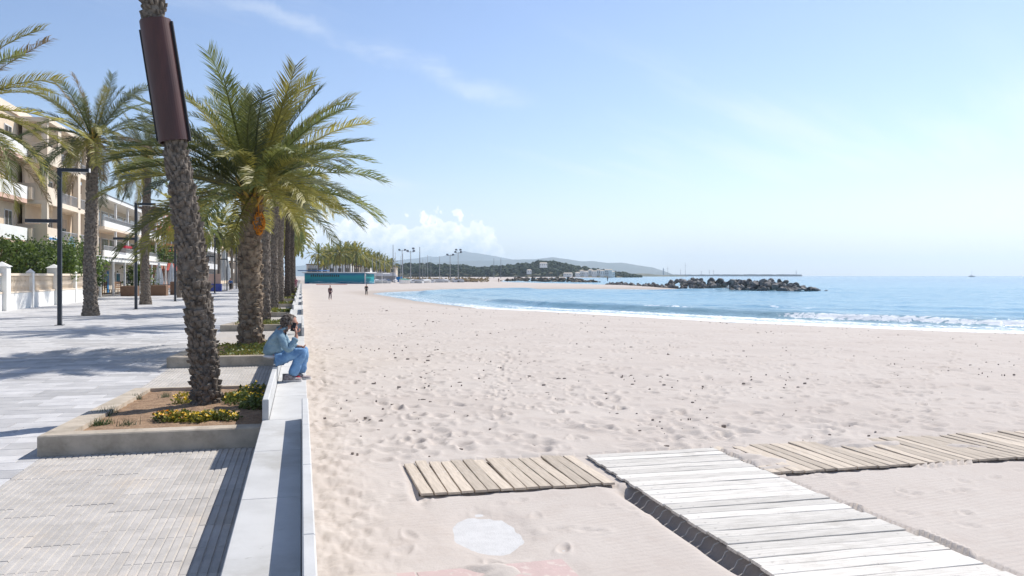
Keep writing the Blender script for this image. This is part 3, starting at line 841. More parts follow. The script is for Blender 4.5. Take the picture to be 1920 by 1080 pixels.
# ------------------------------------------------------------------ planters
def leaf_cloud(mb, rnd, c, rad, n, size, flat=0.6, up=0.0):
    for _ in range(n):
        th = rnd.uniform(0, 2*math.pi); u = rnd.random()**0.5; ph = rnd.uniform(-1, 1)
        p = Vector((c[0]+rad*u*math.cos(th), c[1]+rad*u*math.sin(th), c[2]+rad*flat*(ph*(1-u*0.5))))
        leaf(mb, rnd, p, size*rnd.uniform(0.6, 1.3), up)
def leaf(mb, rnd, p, s, up=0.0):
    d = Vector((rnd.gauss(0,1), rnd.gauss(0,1), rnd.gauss(0,0.7)+up)).normalized()
    w = d.cross(Vector((rnd.gauss(0,1), rnd.gauss(0,1), rnd.gauss(0,1)))).normalized()*(s*0.3)
    q = p+d*s*0.5
    mb.add([p, q+w, p+d*s, q-w], [(0,1,2,3)])

def planter_z(y, y0, y1):        # the rim falls from the near end to the far end
    t = (y-y0)/(y1-y0); return 0.238*(1-t)+0.045*t

def build_planters():
    rnd = random.Random(9)
    names = ['nearest', 'second', 'third', 'fourth', 'fifth', 'sixth', 'seventh', 'eighth', 'ninth', 'tenth']
    for i, (y0, y1) in enumerate(PLANTERS):
        root = empty('planter', (0, y0, 0)); W = 0.30
        L = y1-y0
        pz = lambda t: 0.238*(1-t/L)+0.045*t/L
        b = 0.015; xr = BX0-0.006; xi = PLX+W
        f = MB()
        f.hull8([(PLX,0,-0.02),(xr,0,-0.02),(xr,W,-0.02),(PLX,W,-0.02),(PLX,0,pz(0)-b),(xr,0,pz(0)-b),(xr,W,pz(W)-b),(PLX,W,pz(W)-b)])
        f.hull8([(PLX,0,pz(0)-b),(xr,0,pz(0)-b),(xr,W,pz(W)-b),(PLX,W,pz(W)-b),(PLX+b,b,pz(0)),(xr,b,pz(0)),(xr,W,pz(W)),(PLX+b,W,pz(W))])
        f.build('front_kerb', M['kerb'], root)
        MB().hull8([(PLX,W+0.004,-0.02),(xi,W+0.004,-0.02),(xi,L,-0.02),(PLX,L,-0.02),(PLX+b,W+0.004,pz(W)),(xi,W+0.004,pz(W)),(xi,L,pz(L)),(PLX+b,L,pz(L))]).build('side_kerb', M['kerb'], root)
        MB().hull8([(xi+0.004,L-0.16,-0.02),(xr,L-0.16,-0.02),(xr,L,-0.02),(xi+0.004,L,-0.02),(xi+0.004,L-0.16,pz(L-0.16)),(xr,L-0.16,pz(L-0.16)),(xr,L,pz(L)),(xi+0.004,L,pz(L))]).build('back_kerb', M['kerb'], root)
        # soil heaped towards the palm
        nx, ny = (44, 80) if i == 0 else (16, 24)
        xs = np.linspace(xi-0.01, xr+0.005, nx); ys = np.linspace(W-0.01, L-0.15, ny)
        XX, YY = np.meshgrid(xs, ys)
        zz = (0.238*(1-YY/L)+0.045*YY/L)-0.055+0.05*np.exp(-((XX+1.4)/0.6)**2-((YY-L/2)/0.8)**2)+0.05*(fbm(XX/0.18, (YY+y0)/0.18, 4, 15)-0.5)
        iq = np.arange(nx*ny).reshape(ny, nx)
        q = np.stack([iq[:-1,:-1], iq[:-1,1:], iq[1:,1:], iq[1:,:-1]], -1).reshape(-1, 4)
        link('soil', np_mesh('soil', np.stack([XX, YY, zz], -1).reshape(-1, 3), q, M['soil']), root)
        tag(root, '%s concrete-kerbed palm planter beside the bench, wedge shaped towards the camera' % names[i] if i else
            'nearest concrete-kerbed planter, holding the leaning palm with the brown steel sleeve', 'planter', 'planters along the beach bench')
build_planters()

def soil_z(i, x, y):
    y0, y1 = PLANTERS[i]; t = (y-y0)/(y1-y0)
    return 0.238*(1-t)+0.045*t-0.055

def build_flowers():
    rnd = random.Random(21)
    def plant(name, label, x, y, z, r, h, nleaf, nfl, lm, fm=None, size=0.05, group=None):
        root = empty(name, (x, y, z))
        mb = MB()
        for _ in range(max(4, nleaf//9)):
            th, u = rnd.uniform(0, 6.28), rnd.random()**0.6*r
            tip = Vector((u*math.cos(th), u*math.sin(th), h*rnd.uniform(0.5, 1.0)))
            mb.tube([(tip.x*0.3, tip.y*0.3, -0.02), tip*0.6, tip], [0.004,0.003,0.002], 3, False)
        mb.build('stem', M['ground_leaf'], root)
        mb = MB()
        for _ in range(nleaf):
            th, u = rnd.uniform(0, 6.28), rnd.random()**0.55*r
            leaf(mb, rnd, Vector((u*math.cos(th), u*math.sin(th), h*rnd.uniform(0.05, 0.95)*(1-0.5*u/r))), size*rnd.uniform(0.7, 1.4), 0.5)
        mb.build('leaves', lm, root)
        if nfl:
            for fmat in ([fm] if not isinstance(fm, list) else fm):
                mb = MB()
                for _ in range(nfl):
                    th, u = rnd.uniform(0, 6.28), rnd.random()**0.6*r
                    c = Vector((u*math.cos(th), u*math.sin(th), h*(0.75+0.35*rnd.random())*(1-0.4*u/r)))
                    s = rnd.uniform(0.014, 0.024); tl = Vector((rnd.gauss(0,.4), rnd.gauss(0,.4)-0.3, 1)).normalized()
                    a = tl.orthogonal().normalized(); b = tl.cross(a)
                    mb.add([c]+[c+(a*math.cos(k*1.0472)+b*math.sin(k*1.0472))*s*(1.25 if k % 2 else 0.8)+tl*0.006 for k in range(6)], [(0,k+1,(k+1)%6+1) for k in range(6)])
                mb.build('blossom', fmat, root)
        tag(root, label, 'plant', group)
    g = 'yellow flowering plants in the nearest planter'
    Y = M['blossom']
    spots = [(312,783,0.16,'leftmost yellow flowering plant along the front kerb of the nearest planter',70,34),
             (330,787,0.15,'yellow and orange flowering plant, second from left behind the front kerb',60,32),
             (348,782,0.17,'yellow flowering plant between the two middle clumps behind the front kerb',70,36),
             (366,788,0.15,'yellow flowering plant directly below the leaning palm, close to the front kerb',60,34),
             (386,785,0.17,'yellow flowering plant behind the front kerb, right of the leaning palm\'s foot',70,38),
             (406,783,0.16,'yellow flowering plant, second from right behind the front kerb',60,34),
             (428,784,0.15,'rightmost yellow flowering plant by the bench shadow',60,32)]
    for k, (px, py, r, lab, nl, nf) in enumerate(spots):
        p = at(px, py, 0.17)
        plant('flowering_plant', lab, p.x, p.y, soil_z(0, p.x, p.y)-0.01, r*1.1, 0.15, int(nl*3.0), int(nf*0.6), M['yellow_leaf'] if k % 2 else M['ground_leaf'], [Y, M['blossom_orange']] if k in (0, 1) else Y, 0.05, g)
    p = at(344, 750, 0.15); plant('flowering_plant', 'small yellow flowering plant touching the left side of the leaning palm', p.x, p.y, soil_z(0, p.x, p.y), 0.17, 0.2, 120, 36, M['yellow_leaf'], Y, 0.055, g)
    for k, (px, py, r, h, lab) in enumerate(((455,752,0.30,0.22,'leafy green ground plant right of the leaning palm'),(476,742,0.34,0.30,'tall leafy plant against the bench at the back of the nearest planter'),(482,762,0.26,0.24,'leafy plant in the bench shadow of the nearest planter'),(440,742,0.25,0.14,'low yellowish ground plant behind the leaning palm'))):
        p = at(px, py, 0.14); plant('leafy_plant', lab, p.x, p.y, soil_z(0, p.x, p.y), r, h, 260, 22, M['ground_leaf'] if k != 3 else M['yellow_leaf'], Y, 0.065, 'green plants in the nearest planter')
    for k, (px, py, lab) in enumerate(((180,797,'small green grass tuft in the front left corner of the nearest planter'),(197,796,'small green grass tuft beside the corner tuft of the nearest planter'),(195,774,'green weed tuft by the left kerb of the nearest planter'),(208,768,'dry grey weed by the left kerb of the nearest planter'),(258,735,'grey-green weed at the far left corner of the nearest planter'),(310,732,'small dark weed along the back kerb of the nearest planter'),(240,797,'low brownish weed near the middle of the front kerb'))):
        p = at(px, py, 0.15); root = empty('weed_tuft', (p.x, p.y, soil_z(0, p.x, p.y)-0.005)); mb = MB()
        for _ in range(46):
            th = rnd.uniform(0, 6.28); b = Vector((rnd.gauss(0,0.05), rnd.gauss(0,0.05), 0)); t = b+Vector((rnd.gauss(0,0.05), rnd.gauss(0,0.05), rnd.uniform(0.05,0.14)))
            w = Vector((math.cos(th), math.sin(th), 0))*0.006
            mb.add([b-w, b+w, t], [(0,1,2)])
        mb.build('blades', M['grass'] if k < 3 else M['leaf_grey'], root); tag(root, lab, 'weed', 'weeds in the nearest planter')
    # the further planters are carpeted
    for i in range(1, len(PLANTERS)):
        y0, y1 = PLANTERS[i]; mb = MB(); m2 = MB(); n = 2600 if i < 3 else 700; big = 1.0 if i < 3 else 2.4
        for k in range(n):
            x = PLX+0.35+(BX0-PLX-0.4)*rnd.random()**0.62; y = rnd.uniform(y0+0.32, y1-0.2)
            if i == 1 and (x < -1.9 and rnd.random() < 0.8 and y < y1-1.2): continue
            if i > 1 and rnd.random() < 0.25: continue
            leaf(m2 if rnd.random() < 0.4 else mb, rnd, Vector((x, y, soil_z(i, x, y)+rnd.uniform(0, 0.13))), 0.07*big*rnd.uniform(0.7, 1.4), 0.5)
        root = empty('ground_cover', (0, 0, 0))
        a = mb.build('leaves', M['ground_leaf'], root); b = m2.build('yellow_leaves', M['yellow_leaf'], root)
        root['kind'] = 'stuff'
        tag(root, 'yellow-green ground cover in planter number %d along the bench' % (i+1), 'ground cover', kind='stuff')
build_flowers()
# ------------------------------------------------------------------ palms
def frond_mesh(name, L, bend, n, m, seed, droop=0.35, leafl=0.58, width=0.024, roll=0.0):
    """one pinnate leaf: local +X is outward, +Z up; it arches over by `bend` radians along its length"""
    rnd = random.Random(seed); mb = MB(); st = MB()
    K = 22; pts = []; p = Vector((0, 0, 0)); ang = 0.0
    side = rnd.uniform(-0.25, 0.25)
    for i in range(K+1):
        t = i/K; pts.append(p.copy())
        ang = -bend*t**1.35; yaw = side*t*t
        p = p+Vector((math.cos(ang)*math.cos(yaw), math.cos(ang)*math.sin(yaw), math.sin(ang)))*(L/K)
    mb.tube(pts, [0.035*(1-t/K)+0.006 for t in range(K+1)], 4, False, 0.6)
    for j in range(n):
        t = 0.17+0.82*(j+0.5)/n
        f = t*K; i = min(int(f), K-1); c = pts[i].lerp(pts[i+1], f-i)
        T = (pts[i+1]-pts[i]).normalized(); S = Vector((0,0,1)).cross(T).normalized(); U = T.cross(S)
        prof = math.sin(math.pi*min(1.0, 0.22+0.62*(1-t)+0.1)) ** 0.5 if t > 0.4 else 0.72+0.28*(t-0.17)/0.23
        ll = leafl*prof*(1 if t < 0.9 else 0.8)
        fw = 0.55+0.75*t
        for sgn in (-1, 1):
            if rnd.random() < 0.04: continue
            l2 = ll*rnd.uniform(0.85, 1.12)
            up = rnd.uniform(0.12, 0.62)
            d = (S*sgn+T*fw*rnd.uniform(0.8, 1.2)+U*up).normalized()
            mid = c+d*l2*0.5
            d2 = (d-Vector((0,0,1))*droop*rnd.uniform(0.4, 1.6)).normalized()
            tip = mid+d2*l2*0.55
            w = (T-d*T.dot(d)).normalized()*width*rnd.uniform(0.8, 1.2)
            w = (w*0.8+U*width*rnd.uniform(-0.5, 0.5))
            mb.add([c-w*0.5, c+w*0.5, mid+w*0.6, mid-w*0.6, tip], [(0,1,2,3),(3,2,4)])
    return mb.mesh(name, m)

def bark_mesh(name, path, rad, rows, ncol, m, rnd_seed=1, jut=0.05, n=18, lift=0.5):
    """palm trunk: a core and a spiral of old leaf bases standing proud of it"""
    rnd = random.Random(rnd_seed); mb = MB()
    P = [Vector(p) for p in path]
    def along(t):
        f = t*(len(P)-1); i = min(int(f), len(P)-2); u = f-i
        c = P[i].lerp(P[i+1], u); r = rad[i]*(1-u)+rad[i+1]*u
        return c, r
    K = 40
    core = [along(i/K) for i in range(K+1)]
    mb.tube([c for c, r in core], [r*0.93*(1+0.03*math.sin(i*1.7)) for i, (c, r) in enumerate(core)], n)
    H = (P[-1]-P[0]).length; dz = H/rows
    for k in range(rows):
        c, r = along((k+0.5)/rows)
        T = (along(min(1, (k+1)/rows))[0]-along(max(0, k/rows))[0]).normalized()
        A = T.cross(Vector((0,1,0))).normalized(); B = T.cross(A)
        for q in range(ncol):
            a = 2*math.pi*(q+0.5*(k % 2)+rnd.uniform(-0.16, 0.16))/ncol + k*0.06
            if rnd.random() < 0.10: continue
            o = A*math.cos(a)+B*math.sin(a); s = T.cross(o)
            w = math.pi*r/ncol*rnd.uniform(0.55, 1.25); h = dz*rnd.uniform(0.7, 1.9); j = jut*rnd.choice((0.15, 0.5, 0.8, 1.0, 1.5))*rnd.uniform(0.7, 1.2); z0 = rnd.uniform(-0.6, 0.6)*dz; s = (s+T*rnd.gauss(0, 0.22)).normalized()
            b = c+o*r*0.90+T*z0
            mb.add([b-s*w-T*h*0.5, b+s*w-T*h*0.5, b+s*w*0.75+T*h*0.45+o*(j*0.9+0.1*r), b-s*w*0.75+T*h*0.45+o*(j*0.9+0.1*r),
                    b+s*w*0.7+T*h*0.62, b-s*w*0.7+T*h*0.62, b-T*h*0.1+o*(0.10*r+j*0.75)],
                   [(0,1,6),(1,2,6),(2,3,6),(3,0,6),(3,2,4,5),(1,4,2),(0,3,5)])
    return mb.mesh(name, m)

FR = {}
def frond_kinds():
    for L, tag_ in ((3.9, ''),):
        for bi, bnd in enumerate((0.35, 0.7, 1.05, 1.45)):
            for mi, mm in (('g', 'leaf'), ('o', 'leaf_olive'), ('s', 'leaf_grey'), ('d', 'leaf_dry')):
                FR[(bi, mi)] = [frond_mesh('frond', L, bnd, 84, M[mm], 100+bi*10+k, 0.25+0.35*bi/3+(0.5 if mi == 'd' else 0)) for k in range(2)]
frond_kinds()

def crown(root, top, rnd, n=44, scale=1.0, mix='mixed', lo=-35, hi=84, jitter=1.0, stalks=True, dry=True, maxb=3):
    """fronds spiralling out of the head of the trunk, each an object sharing its mesh"""
    for k in range(n):
        u = (k+0.5)/n                                    # 0 = young, upright; 1 = old, hanging
        el = R(hi+(lo-hi)*u**0.8+rnd.gauss(0, 5)*jitter)
        az = k*2.39996+rnd.gauss(0, 0.18)
        bi = 0 if u < 0.10 else (1 if u < 0.42 else (2 if u < 0.8 else 3))
        if rnd.random() < 0.2: bi = min(3, max(0, bi+rnd.choice((-1, 1))))
        bi = min(bi, maxb)
        x = rnd.random()
        if mix == 'mixed': mi = 'g' if x < 0.62-0.22*u else ('o' if x < 0.92-0.15*u else ('s' if x < 0.95 else 'd'))
        elif mix == 'grey': mi = 's' if x < 0.62-0.2*u else ('g' if x < 0.85-0.2*u else ('d' if x > 0.95 else 'o'))
        else: mi = 'o' if x < 0.4 else ('g' if x < 0.75 else ('d' if x > 0.95 else 's'))
        if u > 0.93 and x > 0.5: mi = 'd'
        if not dry and mi == 'd': mi = 'o'
        sc = scale*rnd.uniform(0.86, 1.1)*(0.8 if u < 0.08 else 1.0)
        me = rnd.choice(FR[(bi, mi)])
        base = Vector(top)+Vector((math.cos(az)*0.16*scale, math.sin(az)*0.16*scale, 0.35*scale*(1-u)))
        link('frond', me, root, base, (rnd.gauss(0, 0.25), -el, az), (sc, sc, sc))
    if stalks:
        mb = MB()
        for k in range(46):                              # pruned yellow stalks and fibre round the heart
            az = k*2.39996; u = k/46
            b = Vector(top)+Vector((math.cos(az)*0.2*scale, math.sin(az)*0.2*scale, -0.35*scale+0.5*scale*(1-u)))
            el = R(75-55*u); l = scale*rnd.uniform(0.35, 0.8)
            t = b+Vector((math.cos(az)*math.cos(el), math.sin(az)*math.cos(el), math.sin(el)))*l
            mb.tube([b, t], [0.05*scale, 0.02*scale], 4, True, 0.5)
        mb.build('cut_stalks', M['stalk'], root)
        rows = [(0.24*scale, -0.55*scale), (0.33*scale, -0.3*scale), (0.30*scale, 0.0), (0.17*scale, 0.45*scale), (0.05*scale, 0.8*scale)]
        mb = MB().lathe(rows, 12, top)
        for k in range(70):
            az = k*2.39996; z = top[2]-0.75*scale+0.8*scale*(k/70); r = 0.27*scale
            o = Vector((math.cos(az), math.sin(az), 0)); s = Vector((-o.y, o.x, 0)); c = Vector((top[0], top[1], z))+o*r*0.8
            mb.add([c-s*0.06*scale-Vector((0,0,0.06)), c+s*0.06*scale-Vector((0,0,0.06)), c+s*0.045*scale+o*0.12*scale+Vector((0,0,0.14*scale)), c-s*0.045*scale+o*0.12*scale+Vector((0,0,0.14*scale)), c+o*0.02+Vector((0,0,0.16*scale))], [(0,1,2,3),(2,1,4),(0,3,4),(3,2,4)])
        mb.build('crown_heart', M['boot'], root)

def palm(name, label, base, path, rad, rows, ncol, bark, group, crown_kw, seed, jut=0.045):
    root = empty(name, base)
    link('trunk', bark_mesh('trunk', path, rad, rows, ncol, M[bark], seed, jut), root)
    crown(root, path[-1], random.Random(seed+500), **crown_kw)
    tag(root, label, 'palm tree', group)
    return root

GB = 'palms in the planters along the beach bench'
GL = 'palms standing on the paving in front of the houses'
def build_palms():
    # 1: the leaning palm with a steel sleeve
    b = at(388, 752, 0.16); b.z = 0.12
    path = [(0,0,-0.08),(-0.03,0,0.5),(-0.09,0,1.2),(-0.20,0,2.1),(-0.33,0,3.1),(-0.47,0,4.0),(-0.62,0,5.0),(-0.77,0,6.0),(-0.93,0,7.2),(-1.05,0,8.4),(-1.12,0,9.6)]
    rad = [0.195,0.178,0.18,0.188,0.172,0.14,0.135,0.15,0.16,0.165,0.18]
    p1 = palm('palm_tree', 'leaning palm nearest the camera, its dark rough trunk wrapped in a brown steel sleeve', b, path, rad, 132, 14, 'bark', GB,
              dict(n=40, scale=0.95, lo=-5, hi=84), 3, 0.046)
    # sleeve: two half shells bolted together along side flanges
    za, zb = 3.93, 5.72
    def cen(z):
        for q, w in zip(path[:-1], path[1:]):
            if q[2] <= z <= w[2]: t = (z-q[2])/(w[2]-q[2]); return Vector(q).lerp(Vector(w), t)
    a, c = cen(za), cen(zb); T = (c-a).normalized(); X_ = Vector((1,0,0)); X_ = (X_-T*X_.dot(T)).normalized(); Y_ = T.cross(X_)
    view = Vector((math.sin(0.35), math.cos(0.35), 0))
    for half in (0, 1):
        mb = MB(); n = 20; r0 = 0.222; th = 0.012
        a0 = math.pi*half-R(14)
        ring = []
        for zz in (a, c):
            for rr in (r0, r0-th):
                ring.append([zz+(X_*math.cos(a0+math.pi*k/n)+Y_*math.sin(a0+math.pi*k/n))*rr for k in range(n+1)])
        vs = [p for r_ in ring for p in r_]; N = n+1; fs = []
        for k in range(n):
            fs += [(k,k+1,2*N+k+1,2*N+k),(N+k+1,N+k,3*N+k,3*N+k+1),(k+1,k,N+k,N+k+1),(2*N+k,2*N+k+1,3*N+k+1,3*N+k)]
        mb.add(vs, fs)
        sh = mb.build('sleeve_shell', M['steel_brown'], p1, smooth=False)
        sh['label'] = 'brown steel half shell of the trunk sleeve'
        aa = a0
        o = X_*math.cos(aa)+Y_*math.sin(aa); s = T.cross(o)
        lo, hi = a+T*(-0.02 if half == 0 else 0.05), c+T*(-0.10 if half else -0.04)
        MB().hull8([lo+o*0.21-s*0.02, lo+o*0.255-s*0.02, lo+o*0.255+s*0.02, lo+o*0.21+s*0.02, hi+o*0.21-s*0.02, hi+o*0.255-s*0.02, hi+o*0.255+s*0.02, hi+o*0.21+s*0.02]).build('flange', M['dark'], sh)
    # 2: the broad low palm beside the seated person
    b = at(470, 648, 0.1); b.z = 0.08
    p2 = palm('palm_tree', 'broad low palm with a thick pale trunk and full olive crown behind the seated person', b,
         [(0,0,-0.06),(0.0,0,0.6),(0.0,0,1.5),(0.0,0,2.4),(0.02,0,3.4),(0.05,0,4.15)], [0.34,0.31,0.30,0.29,0.28,0.24], 34, 9, 'bark_pale', GB,
         dict(n=92, scale=0.94, lo=4, hi=80, jitter=1.2, dry=False, maxb=2), 7, 0.06)
    mb = MB(); fr = random.Random(2)
    for k in range(240):                                  # hanging orange fruit bunch
        u = fr.random(); th = fr.uniform(0, 6.28); r_ = 0.16*math.sin(math.pi*min(1, u*0.8+0.12))
        c = Vector((0.24+r_*math.cos(th), -0.30+r_*math.sin(th), 3.72-0.62*u))
        mb.add([c+Vector(v)*0.022 for v in ((1,0,0),(-1,0,0),(0,1,0),(0,-1,0),(0,0,1.3),(0,0,-1.3))], [(0,2,4),(2,1,4),(1,3,4),(3,0,4),(2,0,5),(1,2,5),(3,1,5),(0,3,5)])
    mb.tube([(0.05,-0.05,4.2),(0.2,-0.25,4.1),(0.24,-0.3,3.65)], 0.02, 5)
    o = mb.build('fruit_bunch', mat('orange_dates', (0.62,0.24,0.02), (0.5,0.17,0.015), 8, 0.6), p2); o['label'] = 'hanging orange fruit bunch'
    # 3..: the row receding behind it
    row = [(498,604,0.05,6.6,0.175,'bark',1.0,'slim palm with a ringed trunk directly behind the broad palm'),
           (514,583,0.05,7.3,0.20,'bark',1.0,'third palm along the bench row behind the broad one, rough dark trunk'),
           (526,570,0.05,7.6,0.20,'bark',0.95,'palm half hidden between the rough trunk and the tall bare-trunked pair'),
           (539,557.5,0.05,8.6,0.25,'bark_dark',1.0,'tall palm with a smooth dark trunk, left of the close pair along the bench'),
           (547,552.5,0.05,8.9,0.25,'bark_dark',1.0,'tall palm with a smooth dark trunk, right of the close pair along the bench')]
    for k, (px, py, z, h, r_, bk, sc, lab) in enumerate(row):
        b = at(px, py, z)
        palm('palm_tree', lab, b, [(0,0,-0.05),(0.02,0,h*0.2),(0.0,0,h*0.5),(0.06,0,h*0.8),(0.1,0,h)], [r_*1.2,r_,r_*0.95,r_*0.9,r_*0.8], int(h*8), 11, bk, GB,
             dict(n=50, scale=sc*0.92, lo=-8, hi=80, mix='mixed' if k % 2 == 0 else 'old', dry=False, maxb=2), 30+k, 0.035)
    # the row on the paving
    left = [(-127, None, 25.3, 6.6, 'palm at the left edge of the picture whose fronds alone reach in', 'old', 1.0),
            (170, 592, None, 8.9, 'tall palm on the paving between the first two lamp posts', 'grey', 1.0),
            (273, 571, None, 10.2, 'palm on the paving just behind the second lamp post', 'grey', 1.0)]
    for k, (px, py, d, h, lab, mx, sc) in enumerate(left):
        b = at(px, py, 0.0) if py else at_d(px, d)
        palm('palm_tree', lab, b, [(0,0,-0.05),(0.0,0,0.5),(-0.06,0,h*0.3),(0.06,0,h*0.7),(0.1,0,h)], [0.42,0.33,0.29,0.27,0.27], int(h*9), 11, 'bark', GL,
             dict(n=56, scale=sc*0.95, lo=-28, hi=82, mix=mx), 60+k, 0.03)
    # pavement ring round the two in view
build_palms()

def joined_crown(name, seed, n=34, L=3.9, leaves=24):
    rnd = random.Random(seed); V = {}; out = []
    for mi, mm in (('a', 'leaf'), ('b', 'leaf_olive')): V[mi] = MB()
    for k in range(n):
        u = (k+0.5)/n; el = R(80-125*u+rnd.gauss(0, 6)); az = k*2.39996
        me = frond_mesh('tmp', L*rnd.uniform(0.85, 1.1), 0.4+1.0*u, leaves, None, seed*100+k, 0.4, 0.62, 0.11)
        mt = Matrix.Rotation(az, 4, 'Z') @ Matrix.Rotation(-el, 4, 'Y')
        V['a' if rnd.random() < 0.5 else 'b'].add([mt @ v.co for v in me.vertices], [tuple(p.vertices) for p in me.polygons])
        bpy.data.meshes.remove(me)
    return V['a'].mesh(name, M['leaf']), V['b'].mesh(name, M['leaf_olive'])

def build_far_palms():
    cr = [joined_crown('crown', s) for s in (1, 2, 3)]
    rnd = random.Random(17)
    tr = {}
    for bk in ('bark', 'bark_dark'):
        mb = MB().tube([(0,0,-0.5),(0.03,0,0.25),(0,0,0.6),(0.05,0,1.0)], [0.30,0.22,0.20,0.20], 8)
        tr[bk] = mb.mesh('trunk', M[bk])
    def put(p, h, sc, lab, grp, bk='bark'):
        root = empty('palm_tree', p, rnd.uniform(0, 6.28))
        t = link('trunk', tr[bk], root); t.scale = (1, 1, h)
        a, b = rnd.choice(cr)
        link('crown', a, root, (0.05, 0, h), None, (sc, sc, sc)); link('crown', b, root, (0.05, 0, h), None, (sc, sc, sc))
        tag(root, lab, 'palm tree', grp)
    # further palms in the beach-side row
    g1 = 'far palms of the bench row'
    for k, y in enumerate((108, 122, 134, 147, 160, 173, 186)):
        put(Vector((-1.6+rnd.uniform(-0.3, 0.3), y, 0)), rnd.uniform(8, 9.6), 1.0, 'small far palm towards the end of the bench row, %s beyond the close dark pair' % ORD[k], g1, 'bark_dark')
    # the house-side row going on
    g2 = 'far palms of the row before the houses'
    for k, y in enumerate((85, 102, 120, 139, 158, 178)):
        put(Vector((-10.8+rnd.uniform(-0.5, 0.5), y, 0)), rnd.uniform(7.0, 9.0), 0.95, 'far palm on the paving, %s beyond the second lamp post, seen between trunks' % ORD[k], g2)
    # palms along the curve of the bay
    g3 = 'palms along the curve of the bay'
    spots = [(597,462,300),(607,470,330),(619,461,320),(630,464,335),(637,460,300),(648,459,315),(655,463,340),(661,460,320),(668,458,310),(676,466,350),(684,471,360),(692,473,370),(699,476,385),(706,477,390),(713,479,400),(719,482,420),(727,486,440),(734,488,470),
             (612,468,380),(625,470,400),(642,468,390),(652,470,410),(664,470,400),(672,472,420),(688,478,430),(701,482,450)]
    for k, (px, top, d) in enumerate(spots):
        g = at_d(px, d); g.z = -0.3
        h = zat(top, d)-3.0-g.z
        put(g, h, 1.2, ('distant palm where the bay curves, %s from the left in the front row' % ORD[k]) if k < 18 else 'distant palm half hidden behind the front row where the bay curves', g3, 'bark_dark' if k % 3 else 'bark')
build_far_palms()
# ------------------------------------------------------------------ boardwalks on the sand
def plank_mesh(L, W, T, m, seed, axis='x'):
    """one board, slightly bowed, with worn edges; L along the axis"""
    rnd = random.Random(seed); mb = MB(); n = 6
    vs, fs = [], []
    b = 0.004
    for i in range(n+1):
        t = i/n; u = t*L; dz = rnd.uniform(-0.0025, 0.0025); dw = rnd.uniform(-0.003, 0.003)
        for (w, z) in ((-W/2+dw, -T), (W/2+dw, -T), (W/2+dw, -b), (W/2-b+dw, 0), (-W/2+b+dw, 0), (-W/2+dw, -b)):
            vs.append((u, w, z+dz) if axis == 'x' else (w, u, z+dz))
    for i in range(n):
        for k in range(6): fs.append((i*6+k, i*6+(k+1)%6, (i+1)*6+(k+1)%6, (i+1)*6+k))
    fs += [tuple(range(5, -1, -1)), tuple(n*6+k for k in range(6))]
    if axis != 'x': fs = [tuple(reversed(f)) for f in fs]
    return mb.add(vs, fs).mesh('plank', m)

def build_boardwalks():
    rnd = random.Random(33)
    # the white walk towards the sea gate, boards laid across it
    root = empty('boardwalk', (WX0, 2.0, ZB))
    W = 0.192; mes = [plank_mesh(WX1-WX0, W-0.011, 0.028, M['plank_white'], s) for s in range(6)]
    y = 0.0
    while y+W < 10.76-2.0:
        o = link('plank', mes[rnd.randrange(6)], root, (rnd.uniform(-0.02, 0.02), y+W/2, rnd.uniform(-0.002, 0.002)), (rnd.gauss(0, 0.005), rnd.gauss(0, 0.002), rnd.gauss(0, 0.003)))
        y += W
    for x in (0.12, (WX1-WX0)/2, WX1-WX0-0.12):
        MB().box(x-0.045, x+0.045, 0.02, 8.7, -0.075, -0.034).build('batten', M['batten'], root)
    for k in range(17):                                    # rope ends hanging from the edge
        yy = 4.0+k*0.19+rnd.uniform(-0.04, 0.04)
        MB().tube([(0.10,yy,-0.036),(0.01,yy,-0.042),(-0.03,yy+0.01,-0.06),(-0.075,yy-0.015,-0.11),(-0.17,yy-0.03,-0.15)], 0.006, 5).build('rope', M['rope'], root)
    tag(root, 'white bleached wooden boardwalk running from the bottom right corner to the cross walk', 'boardwalk')
    Wm = 0.148
    mes = [plank_mesh(MY1-MY0, Wm-0.013, 0.026, M['plank'], s+20, 'y') for s in range(6)]
    for (x0, x1, lab) in ((1.25, WX0-0.02, 'short brown plank mat left of the white boardwalk, ending on the sand'),
                          (WX1+0.03, 15.5, 'long brown plank mat leading right from the white boardwalk, half drifted over')):
        root = empty('plank_mat', (x0, MY0, ZB))
        x = 0.0; k = 0
        while x+Wm < x1-x0+0.01:
            link('plank', mes[rnd.randrange(6)], root, (x+Wm/2, rnd.uniform(-0.02, 0.02), rnd.uniform(-0.004, 0.003)-0.003), (rnd.gauss(0, 0.006), rnd.gauss(0, 0.012), rnd.gauss(0, 0.006)))
            x += Wm
        for yy in (0.15, MY1-MY0-0.15):
            MB().box(0.0, x, yy-0.04, yy+0.04, -0.07, -0.033).build('batten', M['batten'], root)
        tag(root, lab, 'boardwalk')
    # pale concrete footing showing through the sand
    mb = MB(); mb.bbox(-0.62, 0.62, -0.95, 0.95, -0.12, 0, 0.01)
    o = mb.build('concrete_footing', M['pad'], loc=(PAD_C[0], PAD_C[1], ZB-0.043), rot=(0, 0, R(8)))
    tag(o, 'pale patch of concrete footing showing through the sand before the boardwalks', 'concrete')
    # pink slabs at the lower edge
    root = empty('pink_paving', (2.12, 6.82, ZB-0.006), R(1.5)); s = 0.62
    rs = random.Random(4)
    for i in range(4):
        for j in range(3):
            MB().bbox(-s*(i+1)+0.006, -s*i-0.006, -s*(j+1)+0.006, -s*j-0.006, -0.06, rs.uniform(-0.005, 0.003), 0.008).build('slab', M['pink'], root)
    tag(root, 'pink paving slabs half buried in sand at the bottom edge', 'paving')
build_boardwalks()

